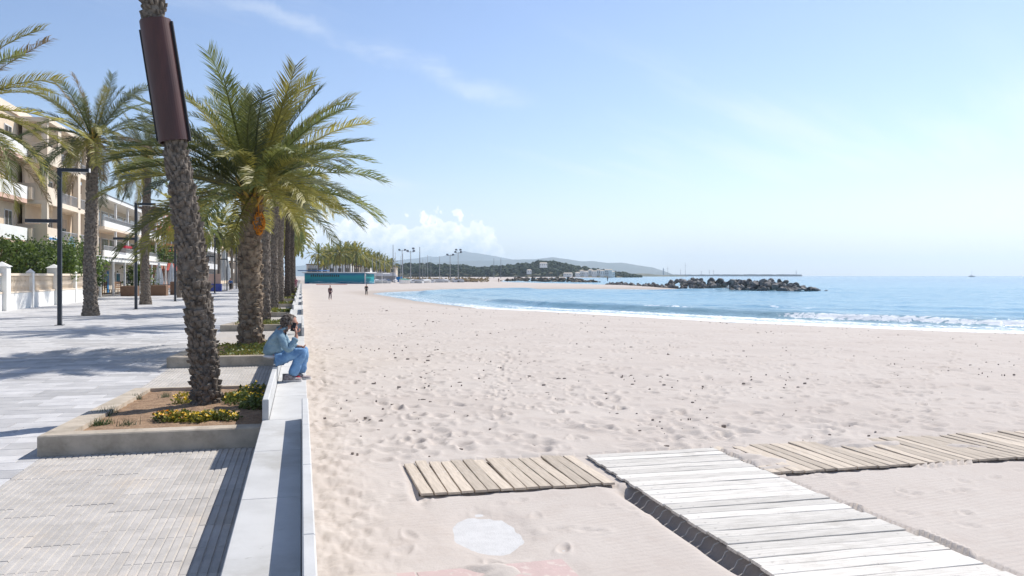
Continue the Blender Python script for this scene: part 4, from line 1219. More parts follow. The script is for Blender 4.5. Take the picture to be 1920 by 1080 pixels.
def build_debris():
    rnd = random.Random(40); mb = MB()
    def bit(x, y, s):
        z = ground_zs(x, y)
        n = rnd.randint(4, 6); a0 = rnd.uniform(0, 6.28); st = rnd.uniform(1, 2.6)
        top = [(x+s*math.cos(a0+6.283*k/n)*rnd.uniform(0.6, 1.2)*st, y+s*math.sin(a0+6.283*k/n)*rnd.uniform(0.5, 1.2), z+s*0.15) for k in range(n)]
        mb.add([(x, y, z+s*rnd.uniform(0.35, 0.7))]+top+[(p[0]*1.0, p[1], z-0.03) for p in top], [(0,k+1,(k+1)%n+1) for k in range(n)]+[(k+1,n+k+1,n+(k+1)%n+1,(k+1)%n+1) for k in range(n)])
    pts = []
    while len(pts) < 1600:
        r = 9*(75/9)**(rnd.random()**0.8); a = R(rnd.uniform(1.5, 58)); x, y = r*math.sin(a), r*math.cos(a)
        if y < 10.9 and not (rnd.random() < 0.03): continue
        pts.append((x, y))
    P = np.array(pts); S = offshore(P[:,0], P[:,1]); Z = land_z(P[:,0], P[:,1], S)
    zs = {}
    for (x, y), s, z in zip(pts, S, Z): zs[(x, y)] = z
    global ground_zs
    ground_zs = lambda x, y: zs[(x, y)]
    for (x, y), s in zip(pts, S):
        if s > -1.2: continue
        if x < WX1+0.2 and x > 1.1 and y < MY1+0.2: continue
        bit(x, y, rnd.choice([0.005, 0.006, 0.008, 0.010, 0.013, 0.018])*(1+y/45))
    o = mb.build('beach_wrack', M['debris']); tag(o, 'dark bits of dried seaweed and pebbles strewn over the sand', 'seaweed', kind='stuff')
build_debris()

# ------------------------------------------------------------------ rock groynes
def rock_meshes(m, n=7, sub=2):
    out = []
    for k in range(n):
        bm = bmesh.new(); bmesh.ops.create_icosphere(bm, subdivisions=sub, radius=1.0)
        rnd = random.Random(k+3)
        cuts = [(Vector((rnd.gauss(0,1), rnd.gauss(0,1), rnd.gauss(0,1))).normalized(), rnd.uniform(0.55, 0.85)) for _ in range(11)]
        sc = Vector((rnd.uniform(0.9,1.35), rnd.uniform(0.75,1.1), rnd.uniform(0.6,0.9)))
        for v in bm.verts:
            for nrm, dd in cuts:
                e = v.co.dot(nrm)-dd
                if e > 0: v.co -= nrm*e
            v.co = Vector((v.co.x*sc.x, v.co.y*sc.y, v.co.z*sc.z))
        me = bpy.data.meshes.new('rock'); bm.to_mesh(me); bm.free(); me.materials.append(m); out.append(me)
    return out

def build_groynes():
    rk = rock_meshes(M['rock']); rkb = rock_meshes(M['rock_brown'])
    def groyne(label, a, b, half, top, size, n, meshes, seed, taper=0.25):
        rnd = random.Random(seed); root = empty('rock_groyne', (a.x, a.y, SEA))
        t = (b-a); L = t.length; t = t.normalized(); nr = Vector((-t.y, t.x, 0))
        for k in range(n):
            u = rnd.random(); w = rnd.uniform(-1, 1)
            if u < 0: continue
            hh = top*(1-abs(w)**1.6)*min(1, (1-u)/taper+0.25)*min(1, u/0.06+0.45)
            p = t*(u*L)+nr*(w*half)+Vector((0, 0, hh*rnd.uniform(0.55, 1.0)-0.25*size))
            s = size*rnd.uniform(0.6, 1.35)
            link('rock', rnd.choice(meshes), root, p, (rnd.uniform(-0.6, 0.6), rnd.uniform(-0.6, 0.6), rnd.uniform(0, 6.28)), (s, s, s))
        tag(root, label, 'groyne', 'rock groynes')
    a, b = at(1262, 541, SEA), at(1516, 546, SEA)
    a.z = b.z = 0
    groyne('large dark rock groyne standing in the water at the tip of the sand spit', a, b, 6.0, 2.5, 0.8, 300, rk, 1)
    a, b = at(1142, 535.5, SEA), at(1262, 541, SEA); a.z = b.z = 0
    groyne('low line of rocks along the spit leading to the large dark groyne', a, b, 2.6, 1.2, 0.6, 150, rk, 5, 0.02)
    a, b = at(955, 527, SEA), at(1112, 529.5, SEA); a.z = b.z = 0
    groyne('brown rock groyne in the inner bay behind the sand spit', a, b, 6.0, 2.4, 1.1, 230, rkb, 2)
    a, b = at(800, 531.5, -0.8), at(916, 531.0, -0.8); a.z = b.z = 0.35
    groyne('low rock line on the sand below the floodlight poles', a, b, 4.0, 1.2, 0.9, 150, rkb, 3)
build_groynes()

# ------------------------------------------------------------------ turquoise beach building
def mural_mat():
    m, nt, b, out = new_mat('turquoise_mural')
    tc = nt.nodes.new('ShaderNodeTexCoord'); sp = nt.nodes.new('ShaderNodeSeparateXYZ'); nt.links.new(tc.outputs['Object'], sp.inputs[0])
    n = nnoise(nt, 0.5, 4, 0.6, 'Object', scl=(0.35,1,1.6))
    h = nmath(nt, 'ADD', sp.outputs[2], nmath(nt, 'MULTIPLY', nmath(nt, 'SUBTRACT', n, 0.5), 1.6))
    c = mixc(nt, nramp(nt, h, 0.3, 1.1), (0.015,0.10,0.26), (0.012,0.27,0.36))
    c = mixc(nt, nramp(nt, h, 1.4, 2.2), c, (0.02,0.36,0.38))
    c = mixc(nt, nramp(nt, h, 2.5, 3.4), c, (0.02,0.20,0.36))
    w = nmath(nt, 'MULTIPLY', nramp(nt, h, 0.75, 0.92), nramp(nt, h, 1.12, 0.95))
    c = mixc(nt, nmath(nt, 'MULTIPLY', w, 0.6), c, (0.45,0.62,0.66))
    nt.links.new(c, b.inputs['Base Color']); b.inputs['Roughness'].default_value = 0.6
    return m

def build_kiosk():
    pr = at(684, 535.2, -0.75); pl = at_d(571, 252); pl.z = -0.75
    d = (pl-pr); L = d.length; ang = math.atan2(d.y, d.x)
    root = empty('beach_building', pr, ang)                # local +X along the front, -Y behind? front faces the camera
    # make the local +Y point away from the camera
    away = Vector((-math.sin(ang), math.cos(ang))); sgn = 1 if away.dot(Vector((pr.x, pr.y))) > 0 else -1
    H = 3.6
    def bx(name, x0, x1, y0, y1, z0, z1, m, parent=root):
        ya, yb = sorted((y0*sgn, y1*sgn)); return MB().box(x0, x1, ya, yb, z0, z1).build(name, m, parent)
    wall = bx('wall', 0, L, 0, 6, -0.4, H, mural_mat())
    wall['label'] = 'turquoise and blue painted mural wall'
    bx('roof', -0.5, L+0.5, -0.6, 6.6, H+0.002, H+0.25, M['white_paint'])
    bx('roof_canopy', L*0.72, L+1.6, -1.2, 5, H+0.6, H+0.85, M['hull_blue'])
    bx('corner_post', -0.35, -0.05, -0.3, 0, -0.4, H-0.1, M['frame'])
    bx('end_awning', -5.5, -0.6, 0.5, 5, H-0.25, H-0.05, M['canvas'])
    for x in (-5.2, -3.0): bx('awning_post', x, x+0.15, 0.6, 0.75, -0.4, H-0.26, M['frame'])
    rnd = random.Random(3)                                 # painted lettering, too far off to read
    for k in range(14):
        x = L*0.42+k*L*0.035
        MB().box(x, x+L*0.018, -0.03 if sgn > 0 else 0.005, -0.005 if sgn > 0 else 0.03, 2.45, 2.45+rnd.uniform(0.55, 0.8)).build('letter', M['dark'], wall)
    bx('bin', L*0.9, L*0.9+0.9, -1.6, -0.8, -0.4, 0.9, M['hull_blue'])
    tag(root, 'long low turquoise painted beach building under the distant palms', 'building')
    # red beach mat in front
    p = at(622, 536.5, -0.7)
    o = MB().box(-4, 4, -0.4, 0.4, -0.1, 0.06).build('red_strip', M['red_paint'], loc=(p.x, p.y, ground_at(p.x, p.y)+0.06))
    tag(o, 'thin red strip lying on the sand before the turquoise building', 'barrier')
build_kiosk()

# ------------------------------------------------------------------ boats, masts, floodlights
def build_boats():
    rnd = random.Random(14)
    def dinghy(px, d, s, cover, mast, lab, rz=None):
        p = at_d(px, d); p.z = ground_at(p.x, p.y)
        root = empty('dinghy', p, rnd.uniform(0, 6.28) if rz is None else rz)
        mb = MB(); n = 10; vs = []
        for i in range(n+1):
            t = i/n; x = (t-0.5)*4.6*s; w = 0.85*s*(math.sin(math.pi*min(1, 0.28+t*0.72)))**0.7+0.02; k = 0.12+0.3*t*t
            vs += [(x, -w, 0.75*s+0.15*t), (x, -w*0.65, 0.3*s*k), (x, 0, 0.1*s*k), (x, w*0.65, 0.3*s*k), (x, w, 0.75*s+0.15*t)]
        fs = [(i*5+k, i*5+k+1, i*5+5+k+1, i*5+5+k) for i in range(n) for k in range(4)]+[(0,1,2,3,4)]
        mb.add(vs, fs).build('hull', M['hull'], root)
        mb = MB(); vs = []
        for i in range(n+1):
            t = i/n; x = (t-0.5)*4.6*s; w = 0.86*s*(math.sin(math.pi*min(1, 0.28+t*0.72)))**0.7+0.02
            vs += [(x, -w, 0.76*s+0.15*t), (x, 0, (0.98+0.2*math.sin(t*3))*s), (x, w, 0.76*s+0.15*t)]
        mb.add(vs, [(i*3+k, i*3+3+k, i*3+4+k, i*3+1+k) for i in range(n) for k in range(2)]).build('cover', M[cover], root)
        if mast: MB().tube([(0.5*s,0,0.5),(0.5*s,0,mast)], [0.09,0.06], 6).build('mast', M['mast'], root)
        tag(root, lab, 'boat', 'dinghies laid up on the beach')
    spec = [(692,255,1,'hull_grey',0),(699,262,1,'hull_blue',8),(707,270,1,'hull',9),(714,258,1,'hull_grey',0),(722,300,1.1,'hull_grey',9),(728,262,1,'hull_blue',0),(741,285,1,'hull',10),(757,255,1.3,'hull_green',9),
            (768,262,1,'hull',0),(774,280,1,'hull',0),(781,262,1,'hull_grey',0),(792,285,1,'hull_grey',8),(800,275,1,'hull',9),(811,285,1,'hull_grey',0),(822,290,1,'hull_grey',9),(833,295,1,'hull',0),(851,300,1.2,'hull_grey',0),(864,298,1,'hull_grey',0)]
    cc = {}
    for k, (px, d, s, c, mh) in enumerate(spec):
        cc[c] = cc.get(c, -1)+1
        lab = {'hull_green': 'dinghy under a green cover laid up on the sand below the floodlights'}.get(c, 'boat with %s cover on the sand, %s of its colour from the turquoise building' % ({'hull': 'white', 'hull_grey': 'grey', 'hull_blue': 'blue'}.get(c), ORD[cc[c]]))
        dinghy(px, d, s, c, mh, lab)
    p = at_d(722, 320); root = empty('boat_shed', (p.x, p.y, -0.7), YAW*-1)
    MB().box(-4,4,-2,2,0,2.6).build('wall', M['greyb'], root)
    MB().hull8([(-4.3,-2.4,2.602),(4.3,-2.4,2.602),(4.3,2.4,2.602),(-4.3,2.4,2.602),(-3.6,-0.3,3.9),(3.6,-0.3,3.9),(3.6,0.3,3.9),(-3.6,0.3,3.9)]).build('roof', M['hull_grey'], root)
    MB().box(4.5,6.6,-2.3,-1.7,0,2.4).build('door', M['blue'], root)
    tag(root, 'small grey boat shed with a blue door behind the beached boats', 'shed')
    # free masts
    for k, (px, top, d, r_, lab) in enumerate(((737,459,300,0.16,'tallest dark flagpole rising right of the distant palms'),(712,468,330,0.1,'thin mast before the last distant palms'),(787,463,300,0.17,'tall dark pole between the floodlight poles'),(751,480,300,0.08,'short thin mast left of the first floodlight'),(797,486,320,0.07,'thin pale mast right of the tall dark pole'),(808,484,330,0.07,'thin pale mast, second right of the tall dark pole'),(824,486,330,0.07,'thin pale mast left of the right-hand floodlights'),(926,484,900,0.3,'thin mast over the headland trees, left of two'),(939,484,900,0.3,'thin mast over the headland trees, right of two'))):
        p = at_d(px, d); p.z = -0.8; h = zat(top, d)+0.8
        root = empty('mast_pole', p)
        MB().tube([(0,0,-0.3),(0,0,h*0.6),(0.0,0,h)], [r_,r_*0.85,r_*0.5], 7).build('pole', M['pole'] if r_ > 0.12 else M['mast'], root)
        MB().lathe([(r_*1.8,-0.2),(r_*1.8,0.25),(r_,0.5)], 8).build('foot', M['pole'], root)
        tag(root, lab, 'mast')
    for px, top, d, nl, lab in ((754,468,330,2,'floodlight pole leaning left behind the green dinghy'),(770,470,300,3,'floodlight pole with three lamps behind the beached boats'),(844,477,330,2,'floodlight pole with two lamps, left of the right-hand pair'),(859,472,330,4,'floodlight pole with a cluster of lamps, right of the pair')):
        p = at_d(px, d); p.z = -0.8; h = zat(top, d)+0.8; root = empty('floodlight_pole', p)
        MB().tube([(0,0,-0.3),(0,0,h)], [0.16,0.10], 8).build('pole', M['mast'], root)
        MB().box(-1.2,1.2,-0.06,0.06,h-0.5,h-0.38).build('crossbar', M['pole'], root)
        for k in range(nl):
            x = (-1.1,1.1,0.9,-0.8)[k]; z = h-0.36 if k < 2 else h+0.5
            if k >= 2: MB().box(x-0.05,x+0.05,-0.05,0.05,h-0.38,h+0.5).build('bracket', M['pole'], root)
            MB().hull8([(x-0.45,-0.5,z),(x+0.45,-0.5,z),(x+0.45,0.2,z),(x-0.45,0.2,z),(x-0.35,-0.3,z+0.6),(x+0.35,-0.3,z+0.6),(x+0.35,0.2,z+0.6),(x-0.35,0.2,z+0.6)]).build('floodlight', M['pole'], root)
        tag(root, lab, 'floodlight')
    # brush and low walls behind the boats
    mb = MB(); r2 = random.Random(6)
    for _ in range(1500):
        px = r2.uniform(690, 915); d = r2.uniform(330, 420); p = at_d(px, d)
        h = r2.uniform(0.4, 1.6)
        leaf(mb, r2, Vector((p.x, p.y, -0.4+h*r2.random())), r2.uniform(0.6, 1.6), 0.3)
    o = mb.build('beach_scrub', M['leaf_dry']); tag(o, 'low dry brush behind the beached boats', 'scrub', kind='stuff')
    # sailing boat out at sea
    p = at_d(1822, 2600, SEA); root = empty('sailing_boat', p, R(-40))
    mb = MB(); vs = []
    for i in range(9):
        t = i/8; x = (t-0.5)*17; w = 2.4*math.sin(math.pi*min(1, 0.3+0.7*t))**0.7+0.05
        vs += [(x,-w,2.2+0.6*t),(x,-w*0.6,0.0),(x,0,-0.8),(x,w*0.6,0.0),(x,w,2.2+0.6*t)]
    mb.add(vs, [(i*5+k,i*5+k+1,i*5+6+k,i*5+5+k) for i in range(8) for k in range(4)]+[(0,1,2,3,4)]+[(i*5,i*5+5,i*5+9,i*5+4) for i in range(8)])
    mb.build('hull', M['pole'], root); MB().bbox(-4,3,-1.3,1.3,2.3,4.4,0.5).build('cabin', M['hull'], root)
    MB().tube([(0.5,0,2),(0.5,0,20)], [0.28,0.16], 6).build('mast', M['pole'], root); MB().tube([(0.4,0,5.2),(-6,0,5.0)], 0.3, 6).build('boom', M['hull'], root)
    tag(root, 'small yacht with bare mast on the horizon at the right', 'sailing boat')
build_boats()

def build_headland_houses():
    rnd = random.Random(77)
    def house(px, d, base, w, dep, h, lab, cat='house', m='white_paint'):
        p = at_d(px, d, base); root = empty('white_house', p, -YAW+rnd.uniform(-0.3, 0.3))
        MB().box(-w/2,w/2,-dep/2,dep/2,-4,h).build('wall', M[m], root)
        MB().hull8([(-w/2-.4,-dep/2-.4,h+.002),(w/2+.4,-dep/2-.4,h+.002),(w/2+.4,dep/2+.4,h+.002),(-w/2-.4,dep/2+.4,h+.002),(-w/2+1,-.3,h+1.6),(w/2-1,-.3,h+1.6),(w/2-1,.3,h+1.6),(-w/2+1,.3,h+1.6)]).build('roof', M['beige'], root)
        n = max(2, int(w/3.2))
        for k in range(n):
            for f in range(max(1, int(h/3.2))):
                x = -w/2+w*(k+0.5)/n; z = 0.9+f*3.1
                MB().box(x-0.7,x+0.7,-dep/2-0.05,-dep/2+0.1,z,z+1.5).build('window', M['glass'], root)
        tag(root, lab, cat, 'white houses on the headland')
    k = 0
    g = [(1083,1600,3,16,9,6.5),(1091,1605,5,14,9,8),(1099,1600,4,15,9,8),(1107,1606,6,14,9,9),(1114,1600,4,16,9,9),(1122,1606,6,13,9,9),(1129,1600,4,14,9,10),(1137,1605,5,13,9,11),(1144,1600,4,14,9,12),(1149,1606,3,12,9,9)]
    for k, (px, d, b, w, dp, h) in enumerate(g): house(px, d, b, w*0.55, 7, h*0.72, 'white apartment house at the seaward end of the headland, %s from the left' % ORD[k])
    house(1019, 1600, 21, 14, 8, 4.5, 'white villa alone among the pines near the top of the headland')
    house(992, 1605, 9, 8, 7, 3.5, 'small white house low among the pines of the headland')
    house(1065, 1600, 3, 16, 8, 3.5, 'low white house by the water left of the headland apartment row')
build_headland_houses()
# ------------------------------------------------------------------ houses behind the promenade
class Bld:
    def __init__(s, name, x, y, label, cat='building', group=None):
        s.o = Vector((x, y, 0)); s.root = empty(name, s.o); tag(s.root, label, cat, group)
    def box(s, name, x0, x1, y0, y1, z0, z1, m, parent=None, label=None):
        mb = MB().box(x0-s.o.x, x1-s.o.x, y0-s.o.y, y1-s.o.y, z0, z1)
        o = mb.build(name, M[m], parent or s.root)
        if label: o['label'] = label
        return o
    def window(s, x, y0, y1, z0, z1, shut=None):
        """window in a wall that faces +X at plane x"""
        f = s.box('window', x-0.02, x+0.05, y0, y1, z0, z1, 'frame')
        n = max(1, round((y1-y0)/0.9)); w = (y1-y0-0.08)/n
        for k in range(n):
            s.box('pane', x+0.03, x+0.055, y0+0.04+w*k+0.04, y0+0.04+w*(k+1)-0.04, z0+0.1, z1-0.1, 'glass', f)
        if shut: s.box('shutter', x+0.058, x+0.09, y0+0.02, y1-0.02, z1-(z1-z0)*shut, z1-0.02, 'shutter', f)
        return f
    def window_y(s, y, x0, x1, z0, z1):
        f = s.box('window', x0, x1, y-0.05, y+0.02, z0, z1, 'frame')
        s.box('pane', x0+0.1, x1-0.1, y-0.056, y-0.03, z0+0.1, z1-0.1, 'glass', f)
    def railing(s, x, y0, y1, z0, h=0.95, m='railing'):
        mb = MB(); o = s.o
        mb.box(x-0.03-o.x, x+0.03-o.x, y0-o.y, y1-o.y, z0+h-0.05, z0+h)
        n = int((y1-y0)/0.16)
        for k in range(n+1):
            y = y0+(y1-y0)*k/n
            mb.box(x-0.012-o.x, x+0.012-o.x, y-0.012-o.y, y+0.012-o.y, z0, z0+h-0.05)
        mb.build('railing', M[m], s.root)

def cream_block():
    B = Bld('apartment_building', -23.4, 80, 'cream apartment block with stacked loggias, half hidden by the left-hand palms')
    B.box('wall', -38, -23.4, 52, 98, 0, 15.6, 'cream')
    B.box('roof_parapet', -38.2, -23.2, 51.8, 98.2, 15.602, 16.2, 'cream_light')
    FL = [5.0, 8.47, 11.94]
    # the projecting loggia stack
    B.box('ground_floor', -23.39, -21.9, 80.6, 95, 0, 4.7, 'cream')
    for i, z in enumerate(FL):
        B.box('loggia_floor', -23.398, -21.0, 80, 95.6, z-0.3, z, 'cream_light')
        B.box('parapet', -23.398, -21.0, 80, 80.2, z+0.002, z+1.45, 'cream')            # towards the camera
        B.box('parapet', -21.2, -21.0, 80.202, 83.4, z+0.002, z+1.2, 'cream_light')
        B.box('pillar', -21.45, -21.002, 80.0, 80.5, z+1.452, z+3.17, 'cream_light')
        B.box('pillar', -21.45, -21.0, 83.4, 84.4, z+0.002, z+3.17, 'cream_light')
        B.box('pillar', -21.45, -21.0, 90.4, 91.3, z+0.002, z+3.17, 'cream_light')
        B.box('pillar', -21.45, -21.0, 93.6, 95.6, z+0.002, z+3.17, 'cream_light')
        B.box('back_wall', -23.0, -22.8, 80.3, 95.5, z+0.002, z+3.17, 'cream')
        B.railing(-21.1, 84.4, 90.4, z+0.15); B.railing(-21.1, 91.3, 93.6, z+0.15)
        B.box('kerb_rail', -21.2, -21.0, 84.4, 93.6, z+0.002, z+0.14, 'cream_light')
        B.window(-22.79, 86, 88.4, z+0.1, z+2.4); B.window(-22.79, 91.6, 93.2, z+0.1, z+2.6, 0.35)
        # wing towards the camera, with white balcony fronts on pink slabs
        B.box('balcony_slab', -23.398, -22.3, 60, 79.2, z-0.35, z, 'pink_render')
        B.box('balcony_front', -22.45, -22.3, 60, 79.2, z+0.002, z+1.05, 'white_paint')
        B.box('balcony_side', -23.398, -22.45, 79.05, 79.2, z+0.002, z+1.05, 'cream')
        for y in (62, 66, 70, 74, 77): B.window(-23.39, y, y+1.8, z+0.05, z+2.5)
        B.box('side_balcony', -23.0, -22.0, 79.3, 79.98, z+0.01, z+1.05, 'cream')
    B.box('roof_slab', -23.398, -20.8, 79.8, 95.8, 15.12, 15.5, 'cream_light')
    for y in (60, 66, 72): B.window(-23.39, y, y+2.2, 0.8, 3.2)
    s = B.box('sign_board', -20.998, -20.95, 80.3, 83.2, 5.1, 5.45, 'frame')
    B.box('sign_band', -20.949, -20.94, 80.4, 83.1, 5.18, 5.32, 'blue', s)
    B.box('awning', -22.29, -20.6, 74, 79, 4.2, 4.35, 'hull_green')
cream_block()

def white_block():
    B = Bld('terrace_building', -23.0, 100, 'white beachfront house with two tiers of long glazed balconies and a low roof')
    Y0, Y1 = 99.5, 138
    B.box('wall', -34, -23.0, Y0, Y1, 0, 11.0, 'beige')
    B.box('gable', -23.0, -21.2, Y0, Y0+0.4, 0, 10.6, 'beige')
    for z in (4.2, 7.4):
        B.box('balcony_slab', -22.998, -20.6, Y0+0.42, Y1, z-0.28, z, 'cream_light')
        B.box('balcony_front', -20.8, -20.62, Y0+0.42, Y1, z+0.002, z+0.62, 'white_paint')
        B.railing(-20.7, Y0+0.5, Y1, z+0.64, 0.5)
        for y in range(int(Y0)+7, int(Y1), 7): B.box('pillar', -20.85, -20.63, y, y+0.3, z+1.2, z+2.9, 'frame')
        y = Y0+1.2
        while y < Y1-4: B.window(-22.99, y, y+3.6, z+0.05, z+2.35); y += 4.4
    B.box('eaves', -22.998, -20.3, Y0-0.4, Y1+0.3, 10.3, 10.75, 'white_paint')
    o = B.o
    MB().hull8([(-34.3-o.x,Y0-.5-o.y,11.002),(-20.2-o.x,Y0-.5-o.y,10.752),(-20.2-o.x,Y1+.4-o.y,10.752),(-34.3-o.x,Y1+.4-o.y,11.002),(-31-o.x,Y0+1-o.y,13.2),(-27-o.x,Y0+1-o.y,13.2),(-27-o.x,Y1-1-o.y,13.2),(-31-o.x,Y1-1-o.y,13.2)]).build('roof', M['tileroof'], B.root)
    ch = B.box('chimney', -25.6, -24.2, Y0+1.5, Y0+3, 11.5, 14.8, 'white_paint')
    B.box('chimney_cap', -25.8, -24.0, Y0+1.3, Y0+3.2, 14.802, 15.2, 'red_paint', ch)
    for y in (102, 109, 116, 123): 
        B.box('door', -22.99, -22.94, y, y+1.3, 0, 2.5, 'dark'); B.window(-22.99, y+2, y+4.2, 0.8, 2.4)
    B.box('door', -22.99, -22.93, 105.2, 106.3, 0, 2.6, 'blue', label='blue door'); B.box('door', -22.99, -22.93, 112.6, 113.6, 0, 2.6, 'blue', label='blue door')
    B.box('awning', -20.6, -20.0, 108, 112, 5.35, 5.6, 'red_cloth')
white_block()

def plain_block(name, label, x0, x1, y0, y1, h, m, floors, win='glass', balc=None, step=3.4):
    B = Bld(name, x1, y0, label)
    B.box('wall', x0, x1, y0, y1, 0, h, m)
    B.box('roof', x0-0.2, x1+0.2, y0-0.2, y1+0.2, h+0.002, h+0.35, 'tileroof')
    fh = h/floors
    for f in range(floors):
        y = y0+1
        while y < y1-2: B.window(x1+0.01, y, y+1.7, f*fh+0.7, f*fh+fh-0.5); y += step
        if balc and f:
            B.box('balcony_slab', x1+0.001, x1+1.4, y0+0.5, y1-0.5, f*fh-0.2, f*fh, balc[0])
            B.box('balcony_front', x1+1.3, x1+1.4, y0+0.5, y1-0.5, f*fh+0.002, f*fh+0.95, balc[1])
        x = x0+1
        while x < x1-2: B.window_y(y0-0.01, x, x+1.4, f*fh+0.9, f*fh+fh-0.5); x += 3.2
plain_block('red_building', 'red-brown apartment house with red balconies behind the third lamp post', -34, -22, 143, 172, 12.5, 'brown_render', 4, balc=('red_paint','red_render'))
plain_block('grey_building', 'pale grey house farther along the promenade, seen between palm trunks', -36, -20, 178, 215, 11.0, 'greyb', 3, balc=('frame','frame'))
plain_block('tan_building', 'tan windowed house closing the promenade behind the dark palm pair', -22, -7.5, 262, 300, 13.5, 'beige', 4)
plain_block('cream_house', 'cream house at the far end of the promenade left of the tan house', -40, -20, 224, 256, 12.0, 'cream', 4, balc=('cream_light','white_paint'))

def coast_houses():
    rnd = random.Random(5)
    for k, (px, d, w, h, m) in enumerate(((600,440,12,8,'beige'),(612,440,16,8,'white_paint'),(633,430,15,9,'white_paint'),(652,450,14,7,'beige'),(668,455,16,8,'white_paint'),(720,470,14,7,'beige'))):
        p = at_d(px, d, -0.4); root = empty('coast_house', p, -YAW)
        MB().box(-w/2,w/2,-4,4,-0.5,h).build('wall', M[m], root)
        MB().box(-w/2-.3,w/2+.3,-4.3,4.3,h+.002,h+.5).build('roof', M['tileroof'], root)
        for i in range(4):
            for f in range(2):
                x = -w/2+w*(i+.5)/4; MB().box(x-.8,x+.8,-4.06,-3.9,1+f*3.4,2.8+f*3.4).build('window', M['glass'], root)
        tag(root, ['pale house behind the distant palms, leftmost','white house behind the distant palms, second from left','white house behind the distant palms above the turquoise building','beige house behind the distant palms above the turquoise building','white house behind the distant palms at their thickest','beige house behind the flagpole and distant palms'][k], 'house')
coast_houses()

# ------------------------------------------------------------------ garden wall, hedge, pergola
def garden_wall():
    X = -17.0; Y0, Y1 = 50.0, 78.0
    root = empty('garden_wall', (X, Y0, 0))
    MB().box(-0.14, 0.14, 0, Y1-Y0, -0.05, 1.0).build('base_wall', M['white_paint'], root)
    MB().box(-0.17, 0.17, 0, Y1-Y0, 1.002, 1.1).build('ledge', M['cream_light'], root)
    MB().box(-0.12, 0.12, 0, Y1-Y0, 2.05, 2.2).build('handrail', M['cream_light'], root)
    pm = MB().bbox(-0.24, 0.24, -0.24, 0.24, -0.05, 2.35, 0.02); pm.add([(-0.3,-0.3,2.352),(0.3,-0.3,2.352),(0.3,0.3,2.352),(-0.3,0.3,2.352),(0,0,2.62)], [(0,1,4),(1,2,4),(2,3,4),(3,0,4),(3,2,1,0)])
    pme = pm.mesh('post', M['white_paint'])
    for k in range(5): link('post', pme, root, (0, 5.6+k*5.4, 0), None, (1.5, 1.5, 1.1) if k in (0, 2) else (0.8, 0.8, 0.96))
    bme = MB().lathe([(0.05,0),(0.05,0.08),(0.035,0.12),(0.075,0.36),(0.03,0.62),(0.05,0.85),(0.05,0.948)], 6).mesh('baluster', M['cream_light'])
    for k in range(int((Y1-Y0)/0.27)):
        y = 0.1+k*0.27
        if y+Y0 > 54 : link('baluster', bme, root, (0, y, 1.101))
    g = MB().box(-0.05, 0.05, 0.5, 5.2, 0.05, 2.0).build('gate', M['white_paint'], root)
    tag(root, 'white garden wall with a balustrade and posts in front of the hedge', 'wall')
    # oleander hedge behind it, shrub by shrub
    rnd = random.Random(11)
    labs = ['leftmost bushy green shrub over the garden wall, at the picture edge', 'second green shrub over the garden wall, left of the first lamp post', 'third shrub over the garden wall, directly behind the first lamp post', 'fourth shrub over the garden wall, just right of the first lamp post', 'rightmost low shrub over the garden wall, beside the tall palm', 'shrub over the garden wall between the second and third ones']
    for k, (px, d, top, rad) in enumerate(((-15,58,450,2.6),(38,62,452,2.6),(100,66,450,2.8),(133,72,462,2.4),(158,76,488,1.8),(70,64,466,2.4))):
        p = at_d(px, d); h = zat(top, d); root = empty('shrub', p)
        st = MB()
        for q in range(7):
            a = q*0.9; st.tube([(0.15*math.cos(a),0.15*math.sin(a),-0.05),(0.5*math.cos(a),0.5*math.sin(a),h*0.45),(rad*0.6*math.cos(a),rad*0.6*math.sin(a),h*0.85)], [0.06,0.045,0.02], 5)
        st.build('stem', M['wood'], root)
        a_, b_ = MB(), MB()
        cl = [(Vector((rnd.gauss(0,rad*0.42), rnd.gauss(0,rad*0.42), h*rnd.uniform(0.45,0.93))), rad*rnd.uniform(0.22,0.4)) for _ in range(30)]
        for c, rr in cl:
            for _ in range(95):
                v = Vector((rnd.gauss(0,1), rnd.gauss(0,1), rnd.gauss(0,1))).normalized()*rr*rnd.random()**0.4
                leaf(a_ if rnd.random() < 0.6 else b_, rnd, c+v, rnd.uniform(0.16, 0.32), 0.5)
        a_.build('foliage', M['shrub'], root); b_.build('foliage', M['shrub_dark'], root)
        tag(root, labs[k], 'shrub', 'shrubs over the garden wall')
garden_wall()

